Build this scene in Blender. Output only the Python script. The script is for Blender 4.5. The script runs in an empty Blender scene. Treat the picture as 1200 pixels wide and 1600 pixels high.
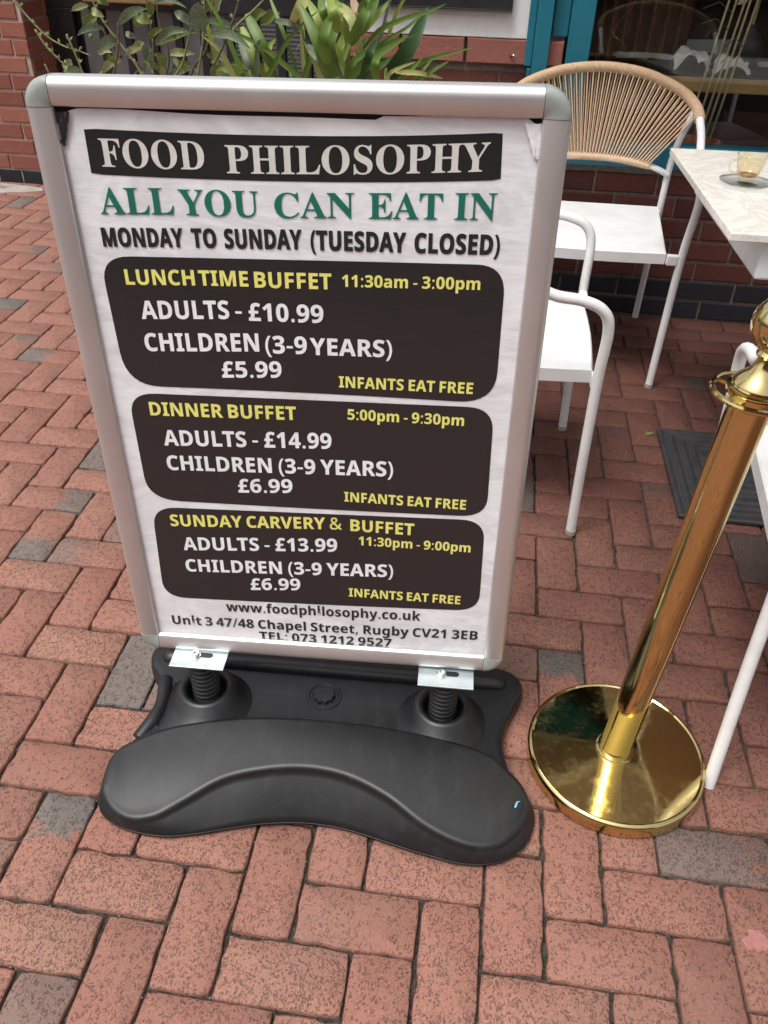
import bpy, math, random, json
from mathutils import Vector, Matrix, noise
from mathutils.geometry import tessellate_polygon
PI = math.pi
rnd = random.Random(7)
S = bpy.context.scene
COL = S.collection

# ---------------------------------------------------------------- camera
cam_d = bpy.data.cameras.new('camera'); cam = bpy.data.objects.new('camera', cam_d); COL.objects.link(cam)
RX = Vector((0.9906072, 0.1348825, 0.0224519)); RD = Vector((0.0992477, -0.5962983, -0.7966042)); RF = Vector((-0.0940600, 0.7913501, -0.6040842))
CAM = Vector((0.60064, -0.68736, 1.31460))
cam.matrix_world = Matrix(((RX.x, -RD.x, -RF.x, CAM.x), (RX.y, -RD.y, -RF.y, CAM.y), (RX.z, -RD.z, -RF.z, CAM.z), (0, 0, 0, 1)))
cam_d.sensor_fit = 'VERTICAL'; cam_d.sensor_height = 24.0; cam_d.lens = 1264.07 / 1600 * 24.0
cam_d.clip_start = 0.02; cam_d.clip_end = 400
S.camera = cam
# ---------------------------------------------------------------- sky, sun, exposure
SUN_EL, SUN_AZ = math.radians(66), math.radians(222)
W = bpy.data.worlds.new('World'); S.world = W; W.use_nodes = True
wn = W.node_tree; bg = wn.nodes['Background']
sk = wn.nodes.new('ShaderNodeTexSky'); sk.sky_type = 'NISHITA'; sk.sun_disc = False
sk.sun_elevation = SUN_EL; sk.sun_rotation = SUN_AZ; sk.air_density = 1.0; sk.dust_density = 4.0; sk.ozone_density = 1.0
hs = wn.nodes.new('ShaderNodeHueSaturation'); hs.inputs['Saturation'].default_value = 0.22
wn.links.new(sk.outputs[0], hs.inputs['Color']); wn.links.new(hs.outputs[0], bg.inputs[0]); bg.inputs[1].default_value = 0.14
sl = bpy.data.lights.new('sun', 'SUN'); sl.energy = 1.55; sl.angle = math.radians(24); sl.color = (1.0, 0.975, 0.94)
so = bpy.data.objects.new('sun', sl); COL.objects.link(so)
sdir = Vector((math.sin(SUN_AZ) * math.cos(SUN_EL), math.cos(SUN_AZ) * math.cos(SUN_EL), math.sin(SUN_EL)))
so.rotation_euler = sdir.to_track_quat('Z', 'Y').to_euler(); so.location = sdir * 20
S.view_settings.view_transform = 'Standard'; S.view_settings.look = 'None'; S.view_settings.gamma = 1.0
S.view_settings.use_curve_mapping = False; S.view_settings.exposure = 0.50

# ---------------------------------------------------------------- materials
def sock(b, n, v):
    if n in b.inputs: b.inputs[n].default_value = v
class N:
    def __init__(s, name):
        s.m = bpy.data.materials.new(name); s.m.use_nodes = True; s.t = s.m.node_tree
        s.b = s.t.nodes['Principled BSDF']; s.o = s.t.nodes['Material Output']
    def n(s, kind, **kw):
        x = s.t.nodes.new('ShaderNode' + kind)
        for k, v in kw.items():
            if k[0] == '_': x.inputs[k[1:].replace('_', ' ')].default_value = v
            else: setattr(x, k, v)
        return x
    def l(s, a, b): s.t.links.new(a, b); return s
    def pos(s): return s.n('NewGeometry').outputs['Position']
    def noise(s, vec, scale, detail=3, rough=.5, dist=0):
        x = s.n('TexNoise', _Scale=scale, _Detail=detail, _Roughness=rough, _Distortion=dist); s.l(vec, x.inputs['Vector']); return x.outputs['Fac']
    def ramp(s, f, stops):
        r = s.n('ValToRGB'); e = r.color_ramp.elements
        while len(e) < len(stops): e.new(.5)
        for i, (p, c) in enumerate(stops):
            e[i].position = p; e[i].color = (c, c, c, 1) if isinstance(c, (int, float)) else (*c, 1)
        s.l(f, r.inputs[0]); return r.outputs[0]
    def mix(s, f, a, b, mode='MIX'):
        x = s.n('MixRGB', blend_type=mode)
        for i, v in enumerate((f, a, b)):
            if isinstance(v, (int, float)): x.inputs[i].default_value = v if i == 0 else (v, v, v, 1)
            elif isinstance(v, tuple): x.inputs[i].default_value = (*v, 1)
            else: s.l(v, x.inputs[i])
        return x.outputs[0]
    def math(s, op, a, b=0.0):
        x = s.n('Math', operation=op)
        for i, v in enumerate((a, b)):
            if isinstance(v, (int, float)): x.inputs[i].default_value = v
            else: s.l(v, x.inputs[i])
        return x.outputs[0]
    def bump(s, h, strength=.3, dist=.002, prev=None):
        x = s.n('Bump', _Strength=strength, _Distance=dist); s.l(h, x.inputs['Height'])
        if prev: s.l(prev, x.inputs['Normal'])
        return x.outputs[0]
    def set(s, **kw):
        for k, v in kw.items():
            k = {'col': 'Base Color', 'rough': 'Roughness', 'metal': 'Metallic', 'normal': 'Normal', 'coat': 'Coat Weight', 'coatr': 'Coat Roughness', 'trans': 'Transmission Weight', 'spec': 'Specular IOR Level', 'ior': 'IOR', 'coatn': 'Coat Normal', 'sss': 'Subsurface Weight'}[k]
            if isinstance(v, tuple): s.b.inputs[k].default_value = (*v, 1)
            elif isinstance(v, (int, float)): s.b.inputs[k].default_value = v
            else: s.l(v, s.b.inputs[k])
        return s.m

def scaled(g, vec, sc):
    x = g.n('Mapping'); x.inputs['Scale'].default_value = sc; g.l(vec, x.inputs['Vector']); return x.outputs[0]

def paver_mat(name, joined):
    g = N(name); P = g.pos()
    if joined:
        a = g.n('Attribute', attribute_name='tint'); colr = a.outputs['Color']
    else:
        colr = g.n('ObjectInfo').outputs['Color']
    sep = g.n('SeparateColor'); g.l(colr, sep.inputs[0]); t, gr, dr = sep.outputs
    base = g.ramp(t, [(0, (.205, .084, .062)), (.35, (.268, .112, .082)), (.65, (.30, .132, .095)), (1, (.32, .175, .122))])
    big = g.noise(P, 7, 3); base = g.mix(g.math('MULTIPLY', big, .35), base, (.40, .22, .16))
    fine = g.noise(P, 260, 3, .6); base = g.mix(.45, base, g.ramp(fine, [(.3, .30), (.7, .72)]), 'OVERLAY')
    # kiln grey bricks and half grey ends
    if joined: mask = gr
    else:
        ob = g.n('TexCoord').outputs['Object']; sx = g.n('SeparateXYZ'); g.l(ob, sx.inputs[0])
        dd = g.math('MULTIPLY', g.math('SUBTRACT', dr, .5), 2.0)
        v = g.math('ADD', g.math('MULTIPLY', g.math('MULTIPLY', sx.outputs[0], 14.0), dd), g.math('MULTIPLY', g.math('SUBTRACT', g.noise(P, 28, 4), .5), 1.6))
        v = g.math('ADD', v, g.math('MULTIPLY', g.math('SUBTRACT', 1.0, g.math('ABSOLUTE', dd)), 1.0))
        vr = g.ramp(v, [(.2, 0.0), (.5, 1.0)]); mask = g.math('MULTIPLY', gr, vr)
    gcol = g.mix(g.noise(P, 90, 4), (.105, .10, .095), (.20, .175, .15))
    base = g.mix(mask, base, gcol)
    # drag pits
    pv = scaled(g, P, (1, .72, 1)); v1 = g.n('TexVoronoi', _Scale=250.0, _Randomness=1.0); 
    w = g.n('TexNoise', _Scale=90.0, _Detail=2.0); g.l(pv, w.inputs['Vector'])
    ad = g.n('VectorMath', operation='MULTIPLY_ADD'); g.l(w.outputs['Color'], ad.inputs[0]); ad.inputs[1].default_value = (.016, .016, .016); g.l(pv, ad.inputs[2])
    g.l(ad.outputs[0], v1.inputs['Vector'])
    sel = g.noise(P, 75, 3, .6); dens = g.noise(P, 9, 2)
    thr = g.math('ADD', g.math('ADD', g.math('MULTIPLY', sel, .62), g.math('MULTIPLY', dens, .16)), g.math('MULTIPLY', g.math('SUBTRACT', t, .45), .12))
    pit = g.math('MULTIPLY', g.ramp(v1.outputs['Distance'], [(.30, 1.0), (.46, 0.0)]), g.ramp(thr, [(.35, 0.0), (.41, 1.0)]))
    base = g.mix(g.math('MULTIPLY', pit, .66), base, (.075, .060, .052))
    v3 = g.n('TexVoronoi', _Scale=420.0); g.l(ad.outputs[0], v3.inputs['Vector']); sp3 = g.math('MULTIPLY', g.ramp(v3.outputs['Distance'], [(.22, 1.0), (.36, 0.0)]), g.ramp(g.noise(P, 160, 2), [(.46, 0.0), (.54, 1.0)]))
    base = g.mix(g.math('MULTIPLY', sp3, .5), base, (.10, .075, .065)); v4 = g.ramp(g.noise(P, 520, 2, .5), [(.62, 0.0), (.72, 1.0)]); base = g.mix(g.math('MULTIPLY', v4, .35), base, (.55, .36, .29))
    dirt = g.ramp(g.noise(P, 3.3, 5, .65), [(.48, 0.0), (.75, 1.0)]); base = g.mix(g.math('MULTIPLY', dirt, .28), base, (.17, .12, .10))
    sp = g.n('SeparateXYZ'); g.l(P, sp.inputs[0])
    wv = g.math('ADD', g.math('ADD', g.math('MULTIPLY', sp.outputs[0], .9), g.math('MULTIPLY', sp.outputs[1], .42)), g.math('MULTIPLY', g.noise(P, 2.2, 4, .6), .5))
    dark_mask = g.ramp(g.math('MULTIPLY', wv, .4), [(.40, 0.0), (.68, 1.0)])
    base = g.mix(dark_mask, base, g.mix(1.0, base, (.40, .33, .32), 'MULTIPLY'))  # pavers grow darker towards the right and the wall
    h = g.math('SUBTRACT', g.math('ADD', g.math('MULTIPLY', fine, .25), g.math('MULTIPLY', g.noise(P, 60, 4), .6)), g.math('MULTIPLY', pit, .8))
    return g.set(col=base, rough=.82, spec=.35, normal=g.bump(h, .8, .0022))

def wallbrick_mat(name, stops, bumpy=1.0):
    g = N(name); P = g.pos(); r = g.n('ObjectInfo').outputs['Random']
    c = g.ramp(r, stops)
    c = g.mix(g.math('MULTIPLY', g.noise(P, 22, 4, .6), .5), c, g.mix(1.0, c, (.62, .60, .62), 'MULTIPLY'))
    c = g.mix(.4, c, g.ramp(g.noise(P, 190, 4, .65), [(.3, .3), (.7, .7)]), 'OVERLAY')
    h = g.math('ADD', g.noise(P, 70, 4), g.math('MULTIPLY', g.noise(P, 300, 2), .3))
    return g.set(col=c, rough=.8, spec=.3, normal=g.bump(h, .7 * bumpy, .002))

def mottled(name, c1, c2, scale=20, rough=.6, bscale=80, bstr=.2, bdist=.001, metal=0, spec=.5, roughvar=0, coat=0):
    g = N(name); P = g.pos(); f = g.ramp(g.noise(P, scale, 4, .6), [(.3, 0.0), (.7, 1.0)])
    g.set(col=g.mix(f, c1, c2), rough=rough, metal=metal, spec=spec, coat=coat, coatr=.1)
    if roughvar: g.set(rough=g.math('ADD', rough - roughvar / 2, g.math('MULTIPLY', g.noise(P, scale * 1.7, 4, .65), roughvar)))
    if bstr: g.set(normal=g.bump(g.noise(P, bscale, 4, .6), bstr, bdist))
    return g.m

def print_mat(name, c, rough=.38, art=False):
    g = N(name); P = g.pos()
    h = g.math('ADD', g.noise(scaled(g, P, (1, 1, .55)), 9, 2, .5), g.math('MULTIPLY', g.noise(scaled(g, P, (1, 1, 3.0)), 26, 3, .6), .12))
    bn = g.bump(h, .55, .012)
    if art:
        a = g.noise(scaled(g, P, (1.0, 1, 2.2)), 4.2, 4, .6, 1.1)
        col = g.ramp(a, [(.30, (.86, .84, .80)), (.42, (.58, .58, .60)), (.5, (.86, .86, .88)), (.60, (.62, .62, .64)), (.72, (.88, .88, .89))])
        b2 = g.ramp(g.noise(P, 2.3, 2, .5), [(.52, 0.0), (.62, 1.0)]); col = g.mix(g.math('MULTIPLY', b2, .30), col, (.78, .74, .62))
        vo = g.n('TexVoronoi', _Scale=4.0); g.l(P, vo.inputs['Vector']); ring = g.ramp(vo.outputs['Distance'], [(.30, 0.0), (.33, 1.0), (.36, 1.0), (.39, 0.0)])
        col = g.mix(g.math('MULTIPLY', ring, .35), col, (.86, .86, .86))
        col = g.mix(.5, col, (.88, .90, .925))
    else: col = c
    g.set(col=col, rough=rough, spec=.4, normal=bn, coat=.55, coatr=.16)
    g.l(bn, g.b.inputs['Coat Normal'])
    return g.m

def glass_mat(name, c=(1, 1, 1), rough=0.0):
    g = N(name); g.set(col=c, rough=rough, trans=1.0, ior=1.45); return g.m

def pane_mat(name, tint=(.92, .93, .92)):
    g = N(name); tr = g.n('BsdfTransparent'); gl = g.n('BsdfGlossy'); gl.inputs['Roughness'].default_value = .0
    lw = g.n('LayerWeight'); lw.inputs[0].default_value = .5; tr.inputs[0].default_value = (*tint, 1)
    f = g.math('ADD', .04, g.math('MULTIPLY', g.math('POWER', lw.outputs['Facing'], 4.0), .8)); mx = g.n('MixShader'); g.l(f, mx.inputs[0]); g.l(tr.outputs[0], mx.inputs[1]); g.l(gl.outputs[0], mx.inputs[2])
    g.l(mx.outputs[0], g.o.inputs['Surface']); return g.m

M = {}
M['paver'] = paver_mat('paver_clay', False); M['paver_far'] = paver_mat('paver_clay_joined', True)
g = N('joint_dirt'); P = g.pos()
c = g.mix(g.ramp(g.noise(P, 120, 4, .7), [(.35, 0.0), (.7, 1.0)]), (.026, .021, .018), (.12, .09, .075))
c = g.mix(g.ramp(g.noise(P, 13, 3), [(.60, 0.0), (.72, .8)]), c, (.045, .065, .018))
M['joint'] = g.set(col=c, rough=.95, spec=.1, normal=g.bump(g.noise(P, 300, 4, .7), 1, .003))
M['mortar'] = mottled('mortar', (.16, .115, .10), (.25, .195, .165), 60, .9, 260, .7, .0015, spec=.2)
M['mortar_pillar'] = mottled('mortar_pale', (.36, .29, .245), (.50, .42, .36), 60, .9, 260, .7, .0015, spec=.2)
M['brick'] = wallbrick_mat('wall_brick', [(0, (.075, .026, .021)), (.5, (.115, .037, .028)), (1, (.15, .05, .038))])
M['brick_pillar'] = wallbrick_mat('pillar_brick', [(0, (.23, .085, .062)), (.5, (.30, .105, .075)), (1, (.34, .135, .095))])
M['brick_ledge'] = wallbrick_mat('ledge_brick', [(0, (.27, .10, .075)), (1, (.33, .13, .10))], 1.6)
M['brick_blue'] = wallbrick_mat('engineering_brick', [(0, (.014, .014, .018)), (1, (.026, .025, .030))], .7)
M['far_brick'] = mottled('far_brick', (.20, .09, .065), (.30, .14, .10), 3, .9, 20, .3, .01)
M['white_panel'] = mottled('white_painted_board', (.72, .72, .70), (.80, .80, .78), 30, .6, 130, .5, .0015)
M['teal'] = mottled('teal_paint', (.010, .135, .19), (.014, .155, .215), 8, .38, 90, .08, .001)
M['dark'] = mottled('black_paint', (.010, .010, .012), (.02, .02, .024), 20, .45, 70, .15)
M['dark_grey'] = mottled('grey_panel', (.10, .102, .105), (.14, .142, .145), 15, .5, 60, .2)
M['alu'] = mottled('anodised_aluminium', (.66, .65, .645), (.72, .71, .705), 9, .46, 220, .03, .0005, metal=.82, roughvar=.10)
M['lip'] = mottled('bright_aluminium_lip', (.80, .80, .80), (.86, .86, .86), 20, .25, 100, .03, .0005, metal=1)
M['cap'] = mottled('grey_green_plastic', (.27, .295, .27), (.33, .355, .33), 60, .38, 200, .12, .0006)
M['zinc'] = mottled('zinc_plate', (.52, .60, .60), (.66, .73, .73), 35, .38, 120, .1, .0004, metal=.75, roughvar=.2)
M['steel'] = mottled('bolt_steel', (.6, .6, .58), (.7, .7, .68), 60, .25, 100, .05, .0004, metal=1)
g = N('black_moulded_plastic'); P = g.pos()
sc = g.ramp(g.noise(scaled(g, P, (1, .3, 1)), 34, 6, .75), [(.52, 0.0), (.78, 1.0)])
c = g.mix(g.math('MULTIPLY', g.noise(P, 5, 5, .6), .55), (.0055, .0056, .0066), (.011, .0112, .0125)); c = g.mix(g.math('MULTIPLY', sc, .35), c, (.05, .052, .056))
scr = g.ramp(g.noise(scaled(g, P, (3.2, .5, 1)), 60, 3, .8, 1.5), [(.70, 0.0), (.74, 1.0)]); c = g.mix(g.math('MULTIPLY', scr, .30), c, (.16, .16, .17))
dst = g.ramp(g.noise(P, 240, 3, .7), [(.68, 0.0), (.74, 1.0)]); c = g.mix(g.math('MULTIPLY', dst, .22), c, (.22, .20, .18))
M['plastic'] = g.set(col=c, rough=g.math('ADD', .33, g.math('MULTIPLY', g.noise(P, 14, 5, .7), .22)), spec=.6, normal=g.bump(g.noise(P, 700, 2), .25, .0005))
M['rubber'] = mottled('spring_rubber', (.010, .010, .011), (.02, .02, .022), 30, .5, 200, .1)
M['blue_scuff'] = mottled('pale_blue_scuff', (.12, .32, .45), (.3, .5, .6), 200, .6, 200, .1)
g = N('polished_brass'); P = g.pos()
M['brass'] = g.set(col=g.mix(g.noise(P, 9, 4), (.60, .47, .19), (.72, .58, .27)), metal=1.0, rough=g.math('ADD', .05, g.math('MULTIPLY', g.ramp(g.noise(P, 40, 6, .75), [(.45, 0.0), (.75, 1.0)]), .20)), normal=g.bump(g.noise(P, 6, 2), .03, .004))
g = N('white_powder_coat'); P = g.pos()
c = g.mix(g.ramp(g.noise(P, 9, 5, .65), [(.45, 0.0), (.8, .8)]), (.76, .765, .76), (.60, .59, .57))
c = g.mix(g.math('MULTIPLY', g.ramp(g.noise(P, 75, 4, .75), [(.66, 0.0), (.72, 1.0)]), .55), c, (.34, .31, .28))
M['white_metal'] = g.set(col=c, rough=g.math('ADD', .30, g.math('MULTIPLY', g.noise(P, 22, 4), .22)), normal=g.bump(g.noise(P, 160, 3), .06, .0006))
M['rope'] = mottled('tan_rope', (.60, .41, .26), (.76, .56, .38), 160, .75, 900, .5, .0006)
M['rope_rail'] = mottled('tan_rope_winding', (.44, .29, .17), (.58, .41, .26), 120, .7, 900, .5, .0006)
g = N('marble_table_top'); P = g.pos()
n1 = g.noise(P, 4.5, 6, .62, 2.6); v = g.ramp(n1, [(.42, 0.0), (.48, 1.0), (.50, 1.0), (.56, 0.0)])
n2 = g.noise(P, 7, 6, .6, 3.2); v2 = g.ramp(n2, [(.46, 0.0), (.50, 1.0), (.54, 0.0)])
c = g.mix(g.math('MULTIPLY', v, .40), (.80, .76, .70), (.55, .48, .39)); c = g.mix(g.math('MULTIPLY', v2, .35), c, (.86, .84, .80))
M['marble'] = g.set(col=c, rough=.22, spec=.5)
M['mat'] = mottled('black_rubber_mat', (.022, .022, .024), (.045, .044, .046), 40, .48, 200, .2, .0006)
M['glass'] = pane_mat('clear_glass', (.93, .95, .96)); M['amber'] = pane_mat('tea_stained_glass', (.975, .94, .84))
M['tea'] = mottled('tea_dregs', (.22, .09, .02), (.45, .24, .08), 120, .3, 100, .05)
M['pane'] = pane_mat('shop_window_glass')
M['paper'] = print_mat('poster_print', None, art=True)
M['ink'] = print_mat('black_ink', (.019, .019, .0205), .34)
M['ink_text'] = print_mat('dark_ink_text', (.022, .022, .025), .36)
M['green_ink'] = print_mat('green_ink', (.012, .165, .115), .36)
M['white_ink'] = print_mat('white_ink', (.90, .92, .94), .38)
M['cream_ink'] = print_mat('cream_white_ink', (.70, .69, .64), .38)
M['yellow_ink'] = print_mat('yellow_ink', (.86, .83, .22), .38)
M['soil'] = mottled('soil', (.02, .014, .01), (.05, .035, .025), 60, .95, 100, .8, .004)
M['planter'] = mottled('planter_black', (.012, .012, .013), (.025, .025, .027), 10, .45, 80, .1)
M['terracotta'] = mottled('terracotta', (.30, .09, .045), (.36, .13, .07), 25, .8, 90, .2)
M['cane'] = mottled('cane', (.45, .36, .2), (.58, .47, .28), 40, .6, 150, .2)
M['timber'] = mottled('timber', (.22, .13, .06), (.30, .18, .08), 12, .6, 60, .2)
M['ochre'] = mottled('ochre_table_edge', (.36, .22, .07), (.44, .28, .10), 12, .5, 60, .2)
M['linen'] = mottled('white_linen', (.62, .60, .57), (.74, .72, .70), 30, .8, 60, .6, .004)
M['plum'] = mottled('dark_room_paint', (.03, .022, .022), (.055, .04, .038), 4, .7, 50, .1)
M['arm_standin'] = mottled('brown_standin', (.16, .065, .035), (.24, .10, .06), 12, .8, 60, .3)
M['dried'] = mottled('dried_cream_petal', (.50, .45, .30), (.64, .58, .42), 40, .8, 60, .5, .003)
M['concrete'] = mottled('concrete', (.30, .27, .24), (.42, .38, .34), 14, .9, 120, .6, .003)
M['awning'] = mottled('awning_fabric', (.36, .32, .26), (.42, .38, .31), 5, .85, 200, .3)
M['stem'] = mottled('brown_stem', (.055, .035, .025), (.16, .12, .06), 60, .7, 200, .4)
M['stem_green'] = mottled('green_stem', (.14, .17, .05), (.26, .24, .10), 60, .6, 200, .3)
def leaf_mat(name, a, b, spots=None):
    g = N(name); P = g.pos(); c = g.mix(g.noise(P, 30, 3), a, b)
    if spots:
        v = g.ramp(g.noise(P, 330, 3, .6), [(.50, 0.0), (.58, 1.0)]); c = g.mix(g.math('MULTIPLY', v, .55), c, spots)
    g.set(col=c, rough=.42, spec=.4, normal=g.bump(g.noise(P, 140, 3), .35, .001))
    tl = g.n('BsdfTranslucent'); g.l(c, tl.inputs[0]); mx = g.n('MixShader'); mx.inputs[0].default_value = .28
    g.l(g.b.outputs[0], mx.inputs[1]); g.l(tl.outputs[0], mx.inputs[2]); g.l(mx.outputs[0], g.o.inputs['Surface']); return g.m
LM = [leaf_mat('laurel_green', (.08, .12, .025), (.15, .19, .04), (.30, .33, .13)), leaf_mat('laurel_light', (.24, .28, .10), (.34, .37, .17), (.45, .46, .28)), leaf_mat('laurel_grey', (.085, .125, .06), (.15, .205, .12), (.34, .40, .27))]
BM = [leaf_mat('blade_dark', (.028, .075, .02), (.045, .10, .03)), leaf_mat('blade_mid', (.10, .18, .03), (.16, .25, .05)), leaf_mat('blade_bright', (.22, .31, .05), (.30, .38, .09)), leaf_mat('blade_yellow', (.38, .40, .13), (.46, .46, .19)), leaf_mat('blade_brown', (.36, .22, .15), (.46, .32, .22)), leaf_mat('blade_pale', (.14, .19, .12), (.21, .27, .17))]

# ---------------------------------------------------------------- mesh helpers
def mesh(name, V, F, mat=None, smooth=False):
    m = bpy.data.meshes.new(name); m.from_pydata([tuple(v) for v in V], [], F); m.update()
    if mat: m.materials.append(M[mat] if isinstance(mat, str) else mat)
    if smooth: m.polygons.foreach_set('use_smooth', [True] * len(m.polygons))
    return m
def obj(name, me, parent=None, loc=(0, 0, 0), rz=0.0):
    o = bpy.data.objects.new(name, me); COL.objects.link(o); o.location = loc; o.rotation_euler = (0, 0, rz)
    if parent: o.parent = parent
    return o
def thing(name, label, cat, loc=(0, 0, 0), rz=0.0, group=None):
    o = obj(name, None, None, loc, rz); o.empty_display_size = .1; return tag(o, label, cat, group)
def tag(o, label, cat, group=None, kind=None):
    if label: o['label'] = label
    if cat: o['category'] = cat
    if group: o['group'] = group
    if kind: o['kind'] = kind
    return o
class B:
    def __init__(s): s.V = []; s.F = []
    def add(s, V, F):
        k = len(s.V); s.V += [Vector(v) for v in V]; s.F += [tuple(i + k for i in f) for f in F]; return s
    def box(s, x0, y0, z0, x1, y1, z1):
        return s.add([(x0, y0, z0), (x1, y0, z0), (x1, y1, z0), (x0, y1, z0), (x0, y0, z1), (x1, y0, z1), (x1, y1, z1), (x0, y1, z1)],
                     [(3, 2, 1, 0), (4, 5, 6, 7), (0, 1, 5, 4), (1, 2, 6, 5), (2, 3, 7, 6), (3, 0, 4, 7)])
    def tube(s, pts, r, seg=10, closed=False, cap=True):
        P = [Vector(p) for p in pts]; n = len(P); up = None; rings = []
        for i in range(n):
            a = P[(i - 1) % n] if (closed or i) else P[0]; b = P[(i + 1) % n] if (closed or i < n - 1) else P[-1]
            t = (b - a).normalized()
            if up is None:
                up = Vector((0, 0, 1)) if abs(t.z) < .9 else Vector((1, 0, 0))
            s_ = t.cross(up)
            if s_.length < 1e-6: s_ = t.orthogonal()
            s_.normalize(); up = s_.cross(t).normalized()
            rr = r[i] if isinstance(r, (list, tuple)) else r
            rings.append([P[i] + (s_ * math.cos(2 * PI * j / seg) + up * math.sin(2 * PI * j / seg)) * rr for j in range(seg)])
        V = [v for ring in rings for v in ring]; F = []
        m = n if closed else n - 1
        for i in range(m):
            for j in range(seg):
                a = i * seg + j; b = i * seg + (j + 1) % seg; c = ((i + 1) % n) * seg + (j + 1) % seg; d = ((i + 1) % n) * seg + j
                F.append((a, b, c, d))
        if cap and not closed:
            F.append(tuple(range(seg))[::-1]); F.append(tuple(range((n - 1) * seg, n * seg)))
        return s.add(V, F)
    def lathe(s, prof, seg=48, c=(0, 0, 0), mat=None, close=True):
        V = []; F = []; n = len(prof)
        for r, z in prof:
            for j in range(seg):
                v = Vector((r * math.cos(2 * PI * j / seg), r * math.sin(2 * PI * j / seg), z)); V.append((mat @ v if mat else v) + Vector(c))
        for i in range(n - 1):
            for j in range(seg): F.append((i * seg + j, i * seg + (j + 1) % seg, (i + 1) * seg + (j + 1) % seg, (i + 1) * seg + j))
        if close:
            if prof[0][0] > 1e-5: F.append(tuple(range(seg))[::-1])
            if prof[-1][0] > 1e-5: F.append(tuple(range((n - 1) * seg, n * seg)))
        return s.add(V, F)
    def xf(s, T): s.V = [T @ v for v in s.V]; return s
    def build(s, name, mat, parent=None, smooth=False, bevel=0, loc=(0, 0, 0), rz=0, sharp=None):
        me = mesh(name, s.V, s.F, mat, smooth)
        if smooth and sharp is not None: me.set_sharp_from_angle(angle=math.radians(sharp))
        o = obj(name, me, parent, loc, rz)
        if bevel:
            b = o.modifiers.new('bevel', 'BEVEL'); b.width = bevel; b.segments = 2; b.limit_method = 'ANGLE'
        return o
def cr(pts, k=6, closed=False):
    P = [Vector(p) for p in pts]; n = len(P); out = []
    for i in range(n if closed else n - 1):
        g = (lambda q: P[q % n]) if closed else (lambda q: P[max(0, min(n - 1, q))])
        a, b, c, d = g(i - 1), g(i), g(i + 1), g(i + 2)
        for j in range(k):
            t = j / k; out.append(.5 * ((2 * b) + (c - a) * t + (2 * a - 5 * b + 4 * c - d) * t * t + (3 * b - a - 3 * c + d) * t ** 3))
    if not closed: out.append(P[-1])
    return out

# ================================================================= SETTING
pave = obj('pavement', None); tag(pave, 'red clay block paving laid in herringbone with a few grey blocks', None, None, 'structure')
base = B().box(-60, -60, -.30, 60, 60, -.011)
gm = base.build('joint_sand', 'joint', pave)
def proj(p):
    d = Vector(p) - CAM; z = d.dot(RF)
    if z < .05: return None
    return 600 + 1264 * d.dot(RX) / z, 800 + 1264 * d.dot(RD) / z
def paver_mesh(L, Wd, seed):
    r = random.Random(seed); pts = []
    hx, hy = L / 2 - .0016, Wd / 2 - .0016; nx = 9 if L > .15 else 5; ny = 5
    seq = [(-hx + 2 * hx * i / nx, -hy, 0, -1) for i in range(nx)] + [(hx, -hy + 2 * hy * i / ny, 1, 0) for i in range(ny)] + \
          [(hx - 2 * hx * i / nx, hy, 0, 1) for i in range(nx)] + [(-hx, hy - 2 * hy * i / ny, -1, 0) for i in range(ny)]
    out = []
    for i, (x, y, ax, ay) in enumerate(seq):
        corner = abs(abs(x) - hx) < 1e-6 and abs(abs(y) - hy) < 1e-6
        j = r.uniform(.0, .0019) + (.0032 if r.random() < .10 else 0)
        if corner: cc = r.uniform(.001, .005); x -= math.copysign(cc, x); y -= math.copysign(cc, y)
        else: x -= ax * j; y -= ay * j
        out.append((x, y))
    n = len(out); V = [(x, y, -.016) for x, y in out] + [(x, y, -.0026) for x, y in out]
    V += [(x * (1 - .0024 / abs(hx)), y * (1 - .0024 / abs(hy)), r.uniform(-.0005, .0002)) for x, y in out]
    F = []
    for k in (0, 1):
        for i in range(n): F.append((k * n + i, k * n + (i + 1) % n, (k + 1) * n + (i + 1) % n, (k + 1) * n + i))
    V.append((0, 0, .0004)); c = len(V) - 1
    F += [(2 * n + i, 2 * n + (i + 1) % n, c) for i in range(n)]
    m = mesh('brick', V, F, 'paver', True); m.set_sharp_from_angle(angle=math.radians(75)); return m
PM = {(2, 1): [paver_mesh(.2, .1, i) for i in range(14)], (1, 1): [paver_mesh(.1, .1, 40 + i) for i in range(5)]}
pav = []   # cx, cy, rz, kind
YW = 2.2
for u in range(-46, 36):
    for v in range(-42, 24):
        s = (u + v) % 4
        if s == 0: cells = [(u, v), (u + 1, v)]; rz = 0
        elif s == 2: cells = [(u, v), (u, v + 1)]; rz = PI / 2
        else: continue
        ok = []
        for (a, b) in cells:
            x, y = (a + .5) * .1, -(b + .5) * .1
            if y > 4.0 or (x > -.05 and y > YW): continue
            ok.append((x, y))
        if len(ok) == 2: pav.append(((ok[0][0] + ok[1][0]) / 2, (ok[0][1] + ok[1][1]) / 2, rz, (2, 1)))
        elif len(ok) == 1: pav.append((ok[0][0], ok[0][1], 0, (1, 1)))
for j in range(3):
    for i in range(18):
        pav.append((.05 + i * .2 + (.1 if j % 2 else 0), YW + .05 + j * .1 + .003, 0, (2, 1)))
GREY = [(-.05, .40, 1, .5), (-.45, 1.20, 1, .5), (-.50, .95, .8, 1), (-.90, 1.75, .9, .15), (-1.30, 2.2, 1, .5), (-1.9, 3.45, .8, .5), (-.5, .75, .9, 0), (-.30, .75, .5, 0), (-.05, 0.0, .95, 1), (.05, -.25, .55, .5), (1.10, .15, .75, .35), (.85, .50, .95, 1), (.75, .50, .8, 1), (.75, 1.2, .9, .5), (-.15, -.15, .3, .5), (.08, .35, .7, .5)]
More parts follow.
